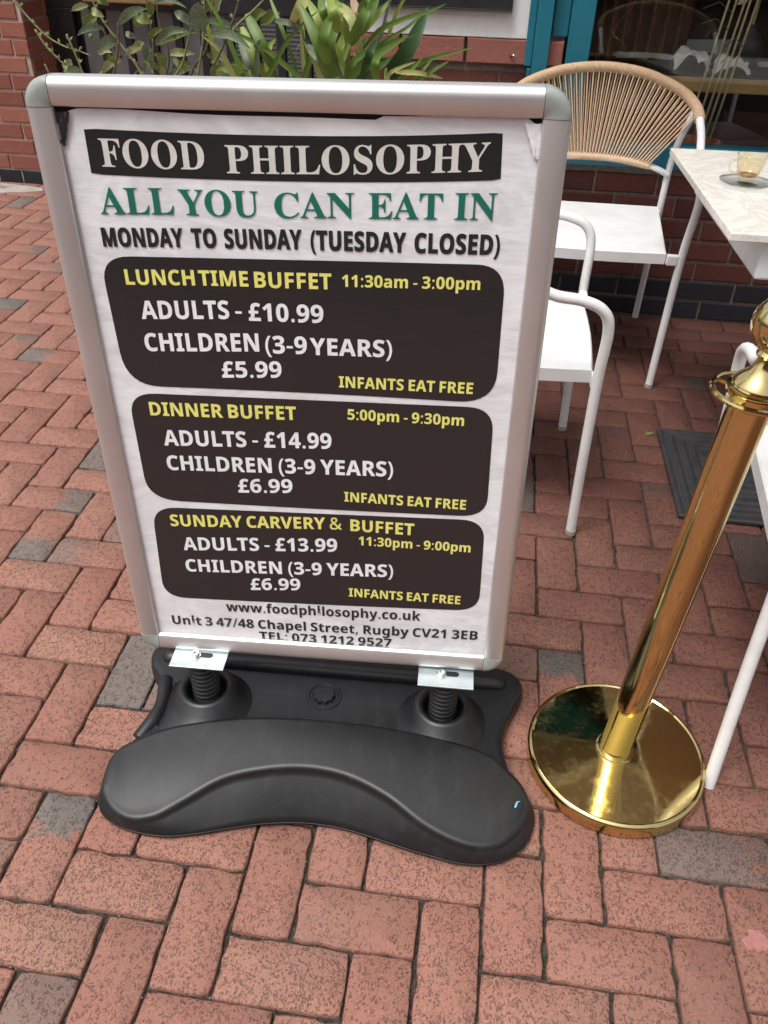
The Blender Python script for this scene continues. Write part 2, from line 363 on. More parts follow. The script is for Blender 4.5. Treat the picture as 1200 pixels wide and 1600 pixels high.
def occluded(q):
    x, y = q
    if 118 < y < 1010 and x > 64 + .2155 * (y - 250) and x < 892 - .131 * (y - 193): return True
    if 1010 <= y < 1290 and 175 < x < 800: return True
    return False
items = []
for i, (cx, cy, rz, kd) in enumerate(pav):
    q = proj((cx, cy, 0)); score = 0
    if q and -70 < q[0] < 1270 and -40 < q[1] < 1660 and not occluded(q): score = 1 / (Vector((cx, cy, 0)) - CAM).dot(RF)
    items.append((score, i))
items.sort(reverse=True); near = set(i for s, i in items[:299] if s > 0)
far = B(); tints = []
for i, (cx, cy, rz, kd) in enumerate(pav):
    r = random.Random(i * 13 + 5); tone = min(.85, max(0, r.gauss(.44, .17))); gr, dr = 0.0, .5
    for (gx_, gy_, ga, gd) in GREY:
        if abs(gx_ - cx) < .055 and abs(gy_ - cy) < .055: gr, dr = ga, gd
    if gr == 0 and cy > .5 and r.random() < .035: gr, dr = r.uniform(.4, .9), r.choice([0, .5, 1])
    jx, jy, jr = r.uniform(-.0012, .0012), r.uniform(-.0012, .0012), r.uniform(-.008, .008) + (PI if r.random() < .5 and gr == 0 else 0)
    jz = r.uniform(-.0012, .0008); me = PM[kd][r.randrange(len(PM[kd]))]
    if i in near:
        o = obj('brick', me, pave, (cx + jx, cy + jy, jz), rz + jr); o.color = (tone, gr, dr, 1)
        o.rotation_euler = (r.uniform(-.006, .006), r.uniform(-.004, .004), rz + jr)
    else:
        T = Matrix.Translation((cx + jx, cy + jy, jz)) @ Matrix.Rotation(rz + jr, 4, 'Z')
        k0 = len(far.F); far.add([T @ v.co for v in me.vertices], [tuple(p.vertices) for p in me.polygons]); tints += [(tone, gr * (.9 if dr == .5 else .45), 0, 1)] * (len(far.F) - k0)
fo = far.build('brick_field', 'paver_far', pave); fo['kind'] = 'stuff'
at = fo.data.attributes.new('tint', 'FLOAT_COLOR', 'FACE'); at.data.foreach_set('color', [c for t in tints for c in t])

# moss tufts and grit in the joints
mb = B(); r = random.Random(3)
for (x, y, n) in [(.30, -.02, 26), (.50, -.1, 14), (.35, -.2, 12), (.9, .1, 22), (1.02, .2, 12), (.83, .52, 12), (1.2, .3, 10), (.7, -.10, 12), (.78, .02, 14), (.96, .06, 26), (1.12, .02, 10), (-.1, .1, 8), (.08, -.05, 10), (.60, 0.0, 8), (.2, -.1, 12), (.02, -.1, 8)]:
    x = round(x * 10) / 10; horiz = r.random() < .3
    for k in range(n):
        px, py = (x + r.gauss(0, .0016), y + r.gauss(0, .010)) if not horiz else (x + r.gauss(0, .010), round(y * 10) / 10 + r.gauss(0, .0016))
        a = r.uniform(0, 6.28); h = r.uniform(.0025, .006); w = .0011
        mb.add([(px - w * math.cos(a), py - w * math.sin(a), -.007), (px + w * math.cos(a), py + w * math.sin(a), -.007), (px + r.gauss(0, .0015), py + r.gauss(0, .0015), -.006 + h)], [(0, 1, 2)])
moss = mb.build('moss', LM[0]); tag(moss, 'tiny green moss tufts growing in the joints of the paving', 'moss', None, 'stuff')
gb = B()
for k in range(900):
    x, y = r.uniform(-.6, 1.6), r.uniform(-.5, 2.2)
    if r.random() < .8:
        if r.random() < .5: x = round(x * 10) / 10 + r.gauss(0, .003)
        else: y = round(y * 10) / 10 + r.gauss(0, .003)
        z = -.004
    else: z = .001
    s_ = r.uniform(.0008, .002); gb.add([(x - s_, y - s_ * .7, z), (x + s_, y - s_ * .3, z), (x + s_ * .2, y + s_, z), (x, y, z + s_ * 1.2)], [(0, 1, 3), (1, 2, 3), (2, 0, 3)])
grit = gb.build('grit', 'concrete'); tag(grit, 'loose pale grit scattered along the paving joints', 'grit', None, 'stuff')

sp = B(); rs = random.Random(5); V = []
for i in range(16): a = 2 * PI * i / 16; q = .020 * rs.uniform(.55, 1.1); V.append((1.135 + q * math.cos(a) * 1.1, .005 + q * math.sin(a), .0016))
sp.add(V, [tuple(range(16))]); M['pink_mark'] = mottled('pink_paint_mark', (.28, .11, .09), (.38, .17, .15), 90, .8, 200, .3)
tag(sp.build('paint_mark', 'pink_mark'), 'small pale pink paint mark on the paving near the right edge', 'paint mark')
# ----------------------------------------------------------------- brick walls
LB, HB, JT = .225, .0775, .010
bcache = {}
def brick_mesh(L, D, H, mat, var):
    key = (round(L, 3), round(D, 3), round(H, 3), mat, var)
    if key not in bcache:
        r = random.Random(hash((round(L * 1000), round(D * 1000), var)) & 0xffff); b = B(); e = .003
        x0, x1, z0, z1 = 0, L, 0, H; j = lambda: r.uniform(0, .0022)
        o4 = [(x0, z0), (x1 / 3, z0 + j()), (2 * x1 / 3, z0 + j()), (x1, z0), (x1 - j(), z1 / 2), (x1, z1), (2 * x1 / 3, z1 - j()), (x1 / 3, z1 - j()), (x0, z1), (x0 + j(), z1 / 2)]
        n = 10; V = [(x, D, z) for x, z in o4] + [(x, e, z) for x, z in o4] + [((x - L / 2) * (1 - 2 * e / L) + L / 2, r.uniform(-.0005, .0005), (z - H / 2) * (1 - 2 * e / H) + H / 2) for x, z in o4]
        F = [(k * n + i, (k + 1) * n + i, (k + 1) * n + (i + 1) % n, k * n + (i + 1) % n) for k in (0, 1) for i in range(n)]
        F.append(tuple(range(2 * n, 3 * n))[::-1]); F.append(tuple(range(n)))
        bcache[key] = mesh('brick', V, F, mat)
    return bcache[key]
def course(parent, x0, x1, y, z, off, mat, D=.02, H=None, r=rnd, axis=0):
    H = (H or HB) - JT; x = x0 - off; 
    while x < x1 - .02:
        a, b_ = max(x, x0), min(x + LB - JT, x1)
        if b_ - a > .02:
            me = brick_mesh(b_ - a, D, H, mat, r.randrange(4))
            if axis == 0: obj('brick', me, parent, (a, y + r.uniform(-.0015, .0015), z + JT))
            else: obj('brick', me, parent, (y + r.uniform(-.0015, .0015), a, z + JT), PI / 2)
        x += LB
Z0 = -.0105
# wall on the right: shopfront
wall = thing('brick_wall', 'dark red brick wall with two black courses at its foot, under the teal shop window', 'wall', (0, 0, 0))
cb = B(); cb.box(-.05, 2.525, -.1, 3.6, 2.72, .552); cb.box(-.05, 2.5252, .5522, .792, 2.72, 2.75); cb.box(2.9, 2.5252, .5522, 3.6, 2.72, 5.0); cb.box(.792, 2.5256, 2.2, 2.9, 2.718, 5.0)
cb.box(-.05, 2.7202, -.1, .10, 4.3, 2.75)
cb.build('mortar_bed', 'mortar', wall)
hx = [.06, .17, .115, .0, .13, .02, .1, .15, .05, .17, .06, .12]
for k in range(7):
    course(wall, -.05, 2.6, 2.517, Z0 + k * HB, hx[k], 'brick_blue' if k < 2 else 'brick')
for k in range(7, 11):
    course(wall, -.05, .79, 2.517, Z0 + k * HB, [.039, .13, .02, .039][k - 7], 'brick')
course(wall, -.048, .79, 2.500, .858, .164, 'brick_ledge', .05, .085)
wp = B().box(-.03, 2.505, .945, .668, 2.524, 2.3).build('white_board', 'white_panel', wall, bevel=.003)
nf = thing('notice_frame', 'black framed notice with a thin silver lower rim on the white board', 'notice', (.30, 2.50, 1.02))
B().box(-.30, -.018, .006, .305, .003, .60).build('frame', 'dark', nf, bevel=.004)
B().box(-.30, -.024, 0.0, .305, .0, .0056).build('rim', 'steel', nf)
nl = B().tube([(0, 0, 0), (.012, -.012, .003), (.02, -.012, .0)], .0035, 8).build('wall_nail', 'steel', None, True, loc=(.612, 2.499, .895)); tag(nl, 'small bent silver nail in the ledge brick left of the teal post', 'nail')
# shopfront window, teal frame
fr = thing('shop_window', 'teal framed shop window reflecting the street, above the low brick wall', 'window', (1.85, 2.517, 0))
def wb(n, a, mat='teal', bev=.004, par=fr):
    x0, y0, z0, x1, y1, z1 = a; return B().box(x0 - 1.85, y0 - 2.517, z0, x1 - 1.85, y1 - 2.517, z1).build(n, mat, par, bevel=bev)
wb('sill', (.80, 2.497, .556, 2.9, 2.60, .630)); wb('jamb', (.800, 2.500, .6305, .878, 2.60, 2.2)); wb('jamb', (2.82, 2.500, .6305, 2.9, 2.60, 2.2))
wb('head', (.8785, 2.500, 2.12, 2.8195, 2.60, 2.2)); wb('casing', (.745, 2.512, .955, .7985, 2.56, 2.2))
wb('pane', (.8785, 2.54, .6305, 2.8195, 2.546, 2.1195), 'pane', 0)
wb('fascia', (.70, 2.46, 2.21, 3.5, 2.51, 2.65))
post = thing('teal_post', 'tall teal painted metal post standing left of the shop window', 'post', (.71, 2.49, 0))
B().box(-.022, -.022, 0, .030, .030, 2.2).build('upright', 'teal', post, bevel=.003)
B().box(-.048, -.008, .868, -.0235, .006, 2.2).build('edge_strip', 'teal', post, bevel=.002)
B().box(-.036, -.010, 0, -.0235, .004, .862).build('lower_strip', 'teal', post, bevel=.002)
# unseen awning, added for shade below and for reflections in the brass
aw = thing('added_awning', 'unseen pale fabric awning added above the window, for shade and for the brass reflections', 'awning', (1.9, 2.45, 2.65))
B().add([(-1.15, 0, .05), (1.9, 0, .05), (1.9, -.75, -.17), (-1.15, -.75, -.17), (-1.15, 0, .03), (1.9, 0, .03), (1.9, -.75, -.19), (-1.15, -.75, -.19)], [(0, 3, 2, 1), (4, 5, 6, 7), (0, 4, 7, 3), (1, 2, 6, 5), (3, 7, 6, 2), (0, 1, 5, 4)]).build('canopy', 'awning', aw)
B().box(-1.15, -.76, -.33, 1.9, -.752, -.18).build('valance', 'awning', aw)
B().tube([(-1.1, 0, -.2), (-1.1, -.73, -.19)], .015).build('arm', 'dark', aw); B().tube([(1.85, 0, -.2), (1.85, -.73, -.19)], .015).build('arm', 'dark', aw)

# left pillar
pil = thing('brick_pillar', 'orange red brick pillar with pale mortar at the left edge of the paving', 'pillar', (0, 0, 0))
pb = B(); pb.box(-4.5, 3.728, -.1, -1.813, 4.3, 2.5); pb.build('mortar_bed', 'mortar_pillar', pil)
for k in range(0, 16):
    z = -.012 + k * .0795; m_ = 'brick_blue' if k == 0 else 'brick_pillar'
    course(pil, -2.9, -1.805, 3.72, z, (.16, .05, .11)[k % 3] if k else .0, m_, .02, .0795)
    o1 = .10 if k % 2 else 0.0
    me = [(3.735 - o1, .1025 if k % 2 else .215)]
    x = 3.740
    for w_ in ((.105, .15) if k % 2 else (.21, .05)):
        mm = brick_mesh(w_, .02, .0795 - JT, m_, k % 4); obj('brick', mm, pil, (-1.805, x, z + JT), PI / 2); x += w_ + .01
# gate between
gate = thing('slatted_gate', 'black timber gate with grey upright panels behind the potted plants', 'gate', (-1.0, 4.0, 0))
gb_ = B().box(-.80, .03, 0, 1.05, .06, 2.0).build('backing', 'dark', gate)
B().box(-.80, -.02, .825, 1.05, .028, 1.00).build('top_rail', 'dark', gate, bevel=.004)
B().box(-.80, -.018, .0, 1.05, .028, .12).build('bottom_rail', 'dark', gate, bevel=.004)
x = -.80; k = 0
B().box(-.80, -.022, .121, -.665, .028, .8245).build('stile', 'dark', gate, bevel=.004)
x = -.63
while x < 1.0:
    B().box(x, .0, .121, x + .092, .029, .8245).build('panel', 'dark_grey', gate, bevel=.003)
    B().box(x + .0925, -.016, .121, x + .136, .028, .8245).build('slat', 'dark', gate, bevel=.004)
    if x > .12:
        lv = B()
        for q in range(34): lv.box(x + .006, -.006, .14 + q * .020, x + .086, -.0005, .148 + q * .020)
        lv.build('louvre', 'dark_grey', gate)['kind'] = 'stuff'
    x += .137
B().box(-.80, -.02, 1.01, 1.05, .05, 2.0).build('upper_board', 'dark', gate, bevel=.004)
tr_ = thing('timber_rail', 'short pale brown timber rail along the top of the black gate', 'rail', (-1.32, 3.93, .862))
B().box(-.24, -.03, -.0, .24, .03, .05).build('rail_board', 'timber', tr_, bevel=.006); B().box(-.02, .031, .01, .02, .052, .04).build('bracket', 'dark', tr_)
pt = B(); V = []
for i in range(14):
    a = 2 * PI * i / 14; q = 1 + .18 * math.sin(3 * a + 1); V.append((-2.13 + .26 * q * math.cos(a), 3.60 + .105 * q * math.sin(a), .003))
pt.add(V + [(v[0], v[1], -.01) for v in V], [tuple(range(14))] + [(i, i + 14, (i + 1) % 14 + 14, (i + 1) % 14) for i in range(14)])
tag(pt.build('concrete_patch', 'concrete'), 'pale concrete patch in the paving at the foot of the brick pillar', 'patch')
pp = thing('waste_pipe', 'short white pipe end poking out at the foot of the brick pillar', 'pipe', (-2.10, 3.62, .040))
B().tube([(-.15, .0, 0), (-.02, -.01, .012), (.03, -.02, .012)], .010, 12).build('pipe', 'white_metal', pp, True, sharp=40)
B().lathe([(.010, -.008), (.014, -.006), (.014, .006), (.010, .008)], 16, mat=Matrix.Rotation(PI / 2, 4, 'Y'), c=(.022, -.018, .012)).build('collar', 'white_metal', pp)

# opposite side of the street, behind the camera (seen only in reflections)
ob_ = thing('brick_building', 'red brick building across the street behind the viewer', 'building', (1, -11.5, 0))
B().box(-11, -4, 0, 11, 0, 6.5).build('wall', 'far_brick', ob_)
for i in range(7):
    for z in (.6, 3.4):
        B().box(-9.6 + i * 2.9, .003, z, -7.9 + i * 2.9, .08, z + 1.9).build('window_frame', 'white_panel', ob_)
        B().box(-9.5 + i * 2.9, .0802, z + .1, -8.0 + i * 2.9, .09, z + 1.8).build('window', 'dark', ob_)

# ----------------------------------------------------------------- shop interior
room = obj('shop_interior', None); tag(room, 'dark cafe room behind the shop window', None, None, 'structure')
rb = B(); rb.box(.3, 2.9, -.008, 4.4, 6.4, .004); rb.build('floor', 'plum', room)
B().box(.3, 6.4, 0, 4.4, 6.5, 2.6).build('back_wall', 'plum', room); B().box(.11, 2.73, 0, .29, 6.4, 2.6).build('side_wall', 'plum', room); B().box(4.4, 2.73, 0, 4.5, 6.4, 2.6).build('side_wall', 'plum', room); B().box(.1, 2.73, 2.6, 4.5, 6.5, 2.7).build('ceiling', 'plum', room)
tb = thing('indoor_table', 'indoor table with an ochre edge just inside the shop window', 'table', (1.75, 3.0, 0))
B().box(-.62, -.27, .775, .9, .30, .825).build('table_edge', 'ochre', tb, bevel=.004); B().box(-.62, -.27, .8255, .9, .30, .832).build('top', 'dark', tb)
for sx in (-.5, .78): B().box(sx, -.05, 0, sx + .05, .05, .774).build('leg', 'dark', tb)
def crumple(name, c, sx, sy, sz, label, cat, mat='linen', seed=1):
    V = []; F = []; n = 15
    for i in range(n):
        for j in range(n):
            u, v = i / (n - 1) * 2 - 1, j / (n - 1) * 2 - 1; rr = max(0, 1 - (u * u + v * v) * .62) ** .6
            z = sz * rr * (.55 + .8 * abs(noise.noise(Vector((u * 1.5 + seed, v * 1.5, seed * 3))))) ; V.append((u * sx * (.9 + .2 * noise.noise(Vector((v * 2, seed, 0)))), v * sy, max(z, .001)))
    for i in range(n - 1):
        for j in range(n - 1): F.append((i * n + j, (i + 1) * n + j, (i + 1) * n + j + 1, i * n + j + 1))
    o = obj(name, mesh(name, V, F, mat, True), None, c); tag(o, label, cat); return o
crumple('napkin', (1.285, 2.87, .832), .075, .055, .085, 'crumpled white napkin on the indoor table beside the plant canes', 'napkin', seed=1)
crumple('napkin', (1.42, 2.82, .832), .07, .05, .06, 'smaller crumpled white napkin right of the plant canes on the indoor table', 'napkin', seed=5)
crumple('paper_sheet', (1.15, 3.12, .832), .13, .07, .012, 'flat white paper sheet lying on the left of the indoor table', 'paper', seed=8)
crumple('paper_sheet', (1.72, 3.05, .832), .17, .07, .014, 'flat white paper sheet lying on the right of the indoor table', 'paper', seed=11)
va = thing('dried_bouquet', 'cream dried flower bundle in a dark round vase inside the window', 'bouquet', (1.50, 2.98, .832))
B().lathe([(.03, 0), (.055, .02), (.062, .06), (.045, .10), (.02, .125), (.022, .14), (.0, .13)], 20).build('vase', 'dark', va, True)
fl = B(); r = random.Random(9)
for k in range(60):
    a, e = r.uniform(0, 6.28), r.uniform(-.3, 1.4); R_ = r.uniform(.05, .10); c = Vector((math.cos(a) * math.cos(e) * R_, math.sin(a) * math.cos(e) * R_ * .7, .23 + math.sin(e) * R_ * .9))
    s_ = r.uniform(.018, .034); d1 = Vector((r.gauss(0, 1), r.gauss(0, 1), r.gauss(0, 1))).normalized(); d2 = d1.orthogonal().normalized()
    fl.add([c - d1 * s_, c - d2 * s_ * .6, c + d1 * s_, c + d2 * s_ * .6 + Vector((0, 0, .008))], [(0, 1, 2, 3)])
fl.build('petal_cluster', 'dried', va)['kind'] = 'stuff'
B().tube([(0, 0, .12), (.005, 0, .24)], .006, 8).build('stem', 'cane', va)
pot = thing('potted_plant', 'terracotta pot with tall pale canes just inside the shop window', 'potted plant', (1.33, 2.66, .43))
B().box(-.10, -.10, -.43, .10, .10, -.02).build('stand', 'dark', pot)
B().lathe([(.055, -.02), (.075, .17), (.085, .172), (.085, .20), (.076, .20), (.07, .17), (0, .165)], 28).build('pot', 'terracotta', pot, True, sharp=40)
for (x0, x1, y1, h) in [(-.05, .04, .02, .95), (-.02, .06, .05, .9), (0, .10, .03, .98), (.02, .09, -.03, .88), (.04, .13, .0, .95)]:
    B().tube([(x0, 0, .16), ((x0 + x1) / 2 + .004, y1 / 2, .16 + h / 2), (x1, y1, .16 + h)], .0042, 7).build('cane', 'cane', pot, True)
for k in range(9):
    z = .45 + k * .05; a = rnd.uniform(0, 6.28); B().tube([(.02, .01, z), (.02 + .05 * math.cos(a), .01 + .05 * math.sin(a), z + .03), (.02 + .10 * math.cos(a), .01 + .1 * math.sin(a), z + .01)], .0016, 5).build('twig', 'stem', pot)
ic = []
for i, (x, y, rz) in enumerate([(1.62, 3.7, .3), (2.15, 3.55, -.2)]):
    c_ = thing('indoor_chair', ['white metal chair left of the pair under the indoor table', 'white metal chair right of the pair under the indoor table'][i], 'chair', (x, y, 0), rz, 'white chairs inside the cafe')
    B().box(-.2, -.2, .43, .2, .2, .46).build('seat', 'white_metal', c_, bevel=.01); B().box(-.2, .17, .62, .2, .2, .82).build('backrest', 'white_metal', c_, bevel=.01)
    for a in (-1, 1):
        for b in (-1, 1): B().tube([(a * .19, b * .19, 0), (a * .18, b * .18, .45 if b < 0 else .8)], .011, 8).build('leg', 'white_metal', c_, True)
cu = B(); V = []; F = []
for i in range(60):
    for j in range(2): V.append((.97 + i * .006, 3.25 + .035 * math.sin(i * .7), .62 if j == 0 else 1.9))
F = [(i * 2, i * 2 + 2, i * 2 + 3, i * 2 + 1) for i in range(59)]
cuo = cu.add(V, F).build('arm_standin', 'arm_standin', None, True); tag(cuo, 'added reddish brown folded sheet in place of a blurred arm, inside the left of the shop window', 'arm_standin')  # folded brown sheet added in place of a blurred arm shape
fl_ = thing('string_lights', 'thin gold wire with tiny warm bulbs hanging behind the shop window', 'string lights', (1.0, 2.75, .95))
wpts = [(-.03, 0, .20), (-.005, 0, .13), (.03, .01, .10), (.0, 0, .05), (-.03, 0, .0), (.01, 0, -.03), (.04, 0, -.07)]
B().tube(cr(wpts, 4), .0014, 5).build('wire', 'brass', fl_)
bl = B()
for p in cr(wpts, 2): bl.lathe([(0, -.004), (.003, -.002), (.003, .002), (0, .004)], 6, c=p)
bl.build('bulb', 'brass', fl_)['kind'] = 'stuff'

# ================================================================= PLANTS
D = json.loads(r'''{"leaf":[[[-0.482,1.643,1.077],[-0.534,1.65,1.062],0.0204,1],[[-0.445,1.576,1.072],[-0.41,1.567,1.061],0.0238,1],[[-0.504,1.732,1.042],[-0.555,1.754,1.024],0.0381,0],[[-0.402,1.533,1.042],[-0.457,1.499,1.027],0.0213,2],[[-0.351,1.513,1.054],[-0.269,1.499,1.09],0.0286,2],[[-0.302,1.508,1.075],[-0.259,1.494,1.06],0.0321,0],[[-0.427,1.669,0.997],[-0.477,1.641,0.976],0.0389,2],[[-0.489,1.676,0.919],[-0.428,1.673,0.949],0.0271,1],[[-0.338,1.506,0.989],[-0.294,1.501,1.008],0.019,1],[[-0.285,1.567,1.009],[-0.186,1.551,1.039],0.027,2],[[-0.186,1.574,1.053],[-0.231,1.579,1.076],0.0286,2],[[-0.179,1.615,1.035],[-0.164,1.577,1.101],0.0619,2],[[-0.174,1.642,1.054],[-0.085,1.654,1.033],0.0254,2],[[-0.142,1.58,1.032],[-0.031,1.547,1.008],0.0304,2],[[-0.298,1.601,1.001],[-0.189,1.626,1.031],0.0255,0],[[-0.323,1.754,0.96],[-0.249,1.758,0.961],0.0271,1],[[-0.441,1.735,0.955],[-0.397,1.752,0.976],0.0189,1],[[-0.344,1.598,1.04],[-0.281,1.556,1.07],0.0354,0],[[-0.299,1.67,0.917],[-0.23,1.665,0.939],0.0242,2],[[-0.286,1.594,1.093],[-0.19,1.562,1.088],0.0156,2],[[-0.41,1.606,1.084],[-0.436,1.593,1.095],0.0199,0],[[-0.283,1.57,0.948],[-0.312,1.543,0.972],0.0194,0],[[-0.232,1.619,0.94],[-0.27,1.638,0.965],0.0196,0],[[-0.145,1.652,0.957],[-0.174,1.625,0.983],0.0216,0],[[-0.303,1.572,1.019],[-0.256,1.559,1.044],0.0213,0],[[-0.394,1.553,0.96],[-0.395,1.52,0.987],0.0196,0],[[-0.562,1.634,0.942],[-0.552,1.591,0.929],0.0208,1],[[-0.557,1.626,0.937],[-0.536,1.605,0.956],0.0248,1],[[-0.137,1.684,1.012],[-0.168,1.694,1.03],0.0198,2],[[-0.188,1.68,1.068],[-0.149,1.685,1.094],0.0238,0],[[-0.348,1.597,1.014],[-0.374,1.601,1.027],0.0197,2],[[-0.237,1.588,1.019],[-0.254,1.584,1.039],0.0174,0],[[-0.45,1.585,1.006],[-0.458,1.57,1.024],0.018,2],[[-0.129,1.516,0.951],[-0.081,1.485,0.977],0.0186,0],[[-0.407,1.753,0.913],[-0.358,1.721,0.941],0.0211,2]],"stem":[[[-0.365,1.657,0.91],[-0.383,1.657,0.946],[-0.407,1.657,0.978],[-0.443,1.657,1.025],[-0.469,1.657,1.069],[-0.476,1.657,1.097]],[[-0.336,1.651,0.912],[-0.328,1.651,0.964],[-0.324,1.651,1.009],[-0.326,1.651,1.066],[-0.327,1.651,1.101]],[[-0.307,1.661,0.912],[-0.288,1.661,0.973],[-0.303,1.661,1.04],[-0.305,1.661,1.101]],[[-0.206,1.627,0.922],[-0.182,1.627,1.0],[-0.172,1.627,1.06],[-0.165,1.627,1.108]],[[-0.233,1.644,0.918],[-0.211,1.644,0.955],[-0.179,1.644,0.989],[-0.157,1.644,1.059],[-0.146,1.644,1.106]],[[-0.146,1.569,0.954],[-0.102,1.569,1.02],[-0.07,1.569,1.083],[-0.057,1.569,1.115]],[[-0.102,1.57,1.02],[-0.066,1.57,1.058],[-0.026,1.57,1.088],[0.01,1.57,1.118]],[[-0.658,1.588,1.093],[-0.619,1.588,1.045],[-0.581,1.588,1.009],[-0.542,1.588,0.99],[-0.512,1.588,0.983],[-0.473,1.588,0.971]],[[-0.609,1.581,1.026],[-0.588,1.581,0.989],[-0.574,1.581,0.974],[-0.554,1.581,0.954],[-0.535,1.581,0.944]],[[-0.522,1.574,1.02],[-0.511,1.574,0.984],[-0.502,1.574,0.953],[-0.494,1.574,0.917]],[[-0.6,1.578,0.948],[-0.595,1.578,0.933],[-0.591,1.578,0.912]],[[-0.446,1.637,0.909],[-0.425,1.637,0.962],[-0.41,1.637,1.007],[-0.407,1.637,1.042]],[[-0.258,1.586,0.926],[-0.227,1.586,0.962],[-0.209,1.586,1.006],[-0.19,1.586,1.049]],[[-0.417,1.693,0.902],[-0.388,1.693,0.935],[-0.417,1.693,0.955]],[[-0.15,1.655,0.92],[-0.153,1.655,0.971],[-0.18,1.655,1.014]],[[-0.471,1.636,0.926],[-0.492,1.636,0.908]],[[-0.42,1.659,0.959],[-0.446,1.659,0.994],[-0.461,1.659,1.026]]],"blade":[[[[0.168,1.549,0.944],[0.151,1.499,1.031],[0.096,1.549,1.111]],0.0329,1],[[[0.143,1.721,0.989],[0.12,1.671,1.059],[0.075,1.721,1.107]],0.0293,2],[[[0.129,1.698,1.111],[0.173,1.655,1.091],[0.191,1.655,1.042],[0.192,1.698,0.969]],0.0251,2],[[[0.168,1.669,1.101],[0.208,1.626,1.076],[0.229,1.626,1.019],[0.234,1.669,0.942]],0.0266,3],[[[0.1,1.605,1.12],[0.091,1.555,1.095],[0.057,1.605,1.056]],0.0279,3],[[[0.199,1.699,1.113],[0.22,1.649,1.083],[0.222,1.699,1.038]],0.0211,4],[[[0.213,1.674,1.027],[0.263,1.624,1.073],[0.306,1.674,1.12]],0.0172,2],[[[0.233,1.652,1.004],[0.28,1.616,1.052],[0.342,1.602,1.081],[0.399,1.616,1.097],[0.441,1.652,1.112]],0.0132,1],[[[0.284,1.718,0.923],[0.347,1.668,1.004],[0.391,1.718,1.095]],0.0467,0],[[[0.224,1.645,1.037],[0.254,1.595,1.081],[0.275,1.645,1.12]],0.0263,1],[[[0.199,1.575,0.941],[0.275,1.525,1.003],[0.357,1.575,1.049]],0.0221,1],[[[0.367,1.624,0.944],[0.397,1.574,0.976],[0.418,1.624,0.998]],0.0093,1],[[[0.389,1.531,0.957],[0.43,1.481,0.991],[0.465,1.531,1.006]],0.0107,1],[[[0.335,1.53,0.976],[0.398,1.48,0.984],[0.452,1.53,0.967]],0.0125,3],[[[-0.008,1.669,1.11],[0.041,1.619,1.026],[0.065,1.669,0.921]],0.0116,1],[[[-0.075,1.684,1.069],[-0.024,1.634,1.005],[-0.001,1.684,0.916]],0.0294,1],[[[-0.104,1.733,1.034],[-0.064,1.683,0.971],[-0.039,1.733,0.906]],0.0281,2],[[[-0.104,1.701,1.011],[-0.07,1.651,0.96],[-0.049,1.701,0.911]],0.0198,5],[[[0.016,1.621,1.063],[0.064,1.571,1.066],[0.09,1.621,1.042]],0.0152,5],[[[0.171,1.503,0.991],[0.171,1.453,1.051],[0.189,1.503,1.105]],0.0303,1],[[[0.172,1.607,0.947],[0.166,1.557,1.025],[0.192,1.607,1.088]],0.0336,1],[[[0.168,1.721,0.929],[0.169,1.671,0.996],[0.186,1.721,1.049]],0.0274,2],[[[0.211,1.685,0.931],[0.226,1.635,0.989],[0.238,1.685,1.029]],0.027,1],[[[0.206,1.606,0.94],[0.219,1.556,0.985],[0.279,1.606,1.023]],0.0205,1],[[[0.212,1.598,1.021],[0.249,1.548,1.083],[0.266,1.598,1.125]],0.0296,1],[[[0.176,1.537,1.068],[0.166,1.487,1.101],[0.149,1.537,1.126]],0.0252,1],[[[0.196,1.526,1.056],[0.191,1.476,1.1],[0.176,1.526,1.127]],0.0287,2],[[[0.248,1.499,0.958],[0.279,1.449,0.996],[0.316,1.499,1.011]],0.0142,0],[[[0.231,1.712,0.921],[0.272,1.662,0.961],[0.318,1.712,0.994]],0.0156,1],[[[-0.077,1.646,0.924],[-0.103,1.596,0.954],[-0.16,1.646,0.952]],0.0273,2],[[[0.254,1.517,0.953],[0.279,1.467,1.021],[0.291,1.517,1.048]],0.0215,0],[[[0.103,1.588,1.018],[0.145,1.538,0.993],[0.164,1.588,0.941]],0.0223,5],[[[0.296,1.493,0.961],[0.295,1.443,1.004],[0.307,1.493,1.025]],0.0212,1],[[[0.097,1.534,0.983],[0.095,1.491,1.011],[0.106,1.491,1.03],[0.122,1.534,1.034]],0.0036,5],[[[0.22,1.67,0.969],[0.292,1.627,1.027],[0.355,1.627,1.065],[0.397,1.67,1.103]],0.0095,1],[[[-0.101,1.649,0.92],[-0.119,1.599,0.971],[-0.182,1.649,0.976]],0.0059,5],[[[0.23,1.605,1.09],[0.257,1.555,1.121],[0.261,1.605,1.131]],0.0185,1],[[[0.312,1.551,0.95],[0.329,1.501,0.981],[0.382,1.551,0.998]],0.0109,3],[[[0.321,1.65,0.932],[0.362,1.6,0.968],[0.389,1.65,0.994]],0.0113,1]]}''')
pl = thing('planter_trough', 'black planter trough standing behind the menu sign', 'planter', (.0, 1.64, 0))
B().box(-.30, -.13, 0, .45, .13, .55).build('box', 'planter', pl, bevel=.01); B().box(-.28, -.11, .5505, .43, .11, .556).build('soil', 'soil', pl)
pl1 = thing('spotted_shrub', 'shrub with pale spotted leaves and thin woody stems behind the sign top', 'shrub', (-.1, 1.64, .55))
pl2 = thing('leafy_palm', 'broad green bladed palm with some yellowed tips behind the sign top', 'palm', (.22, 1.64, .55))
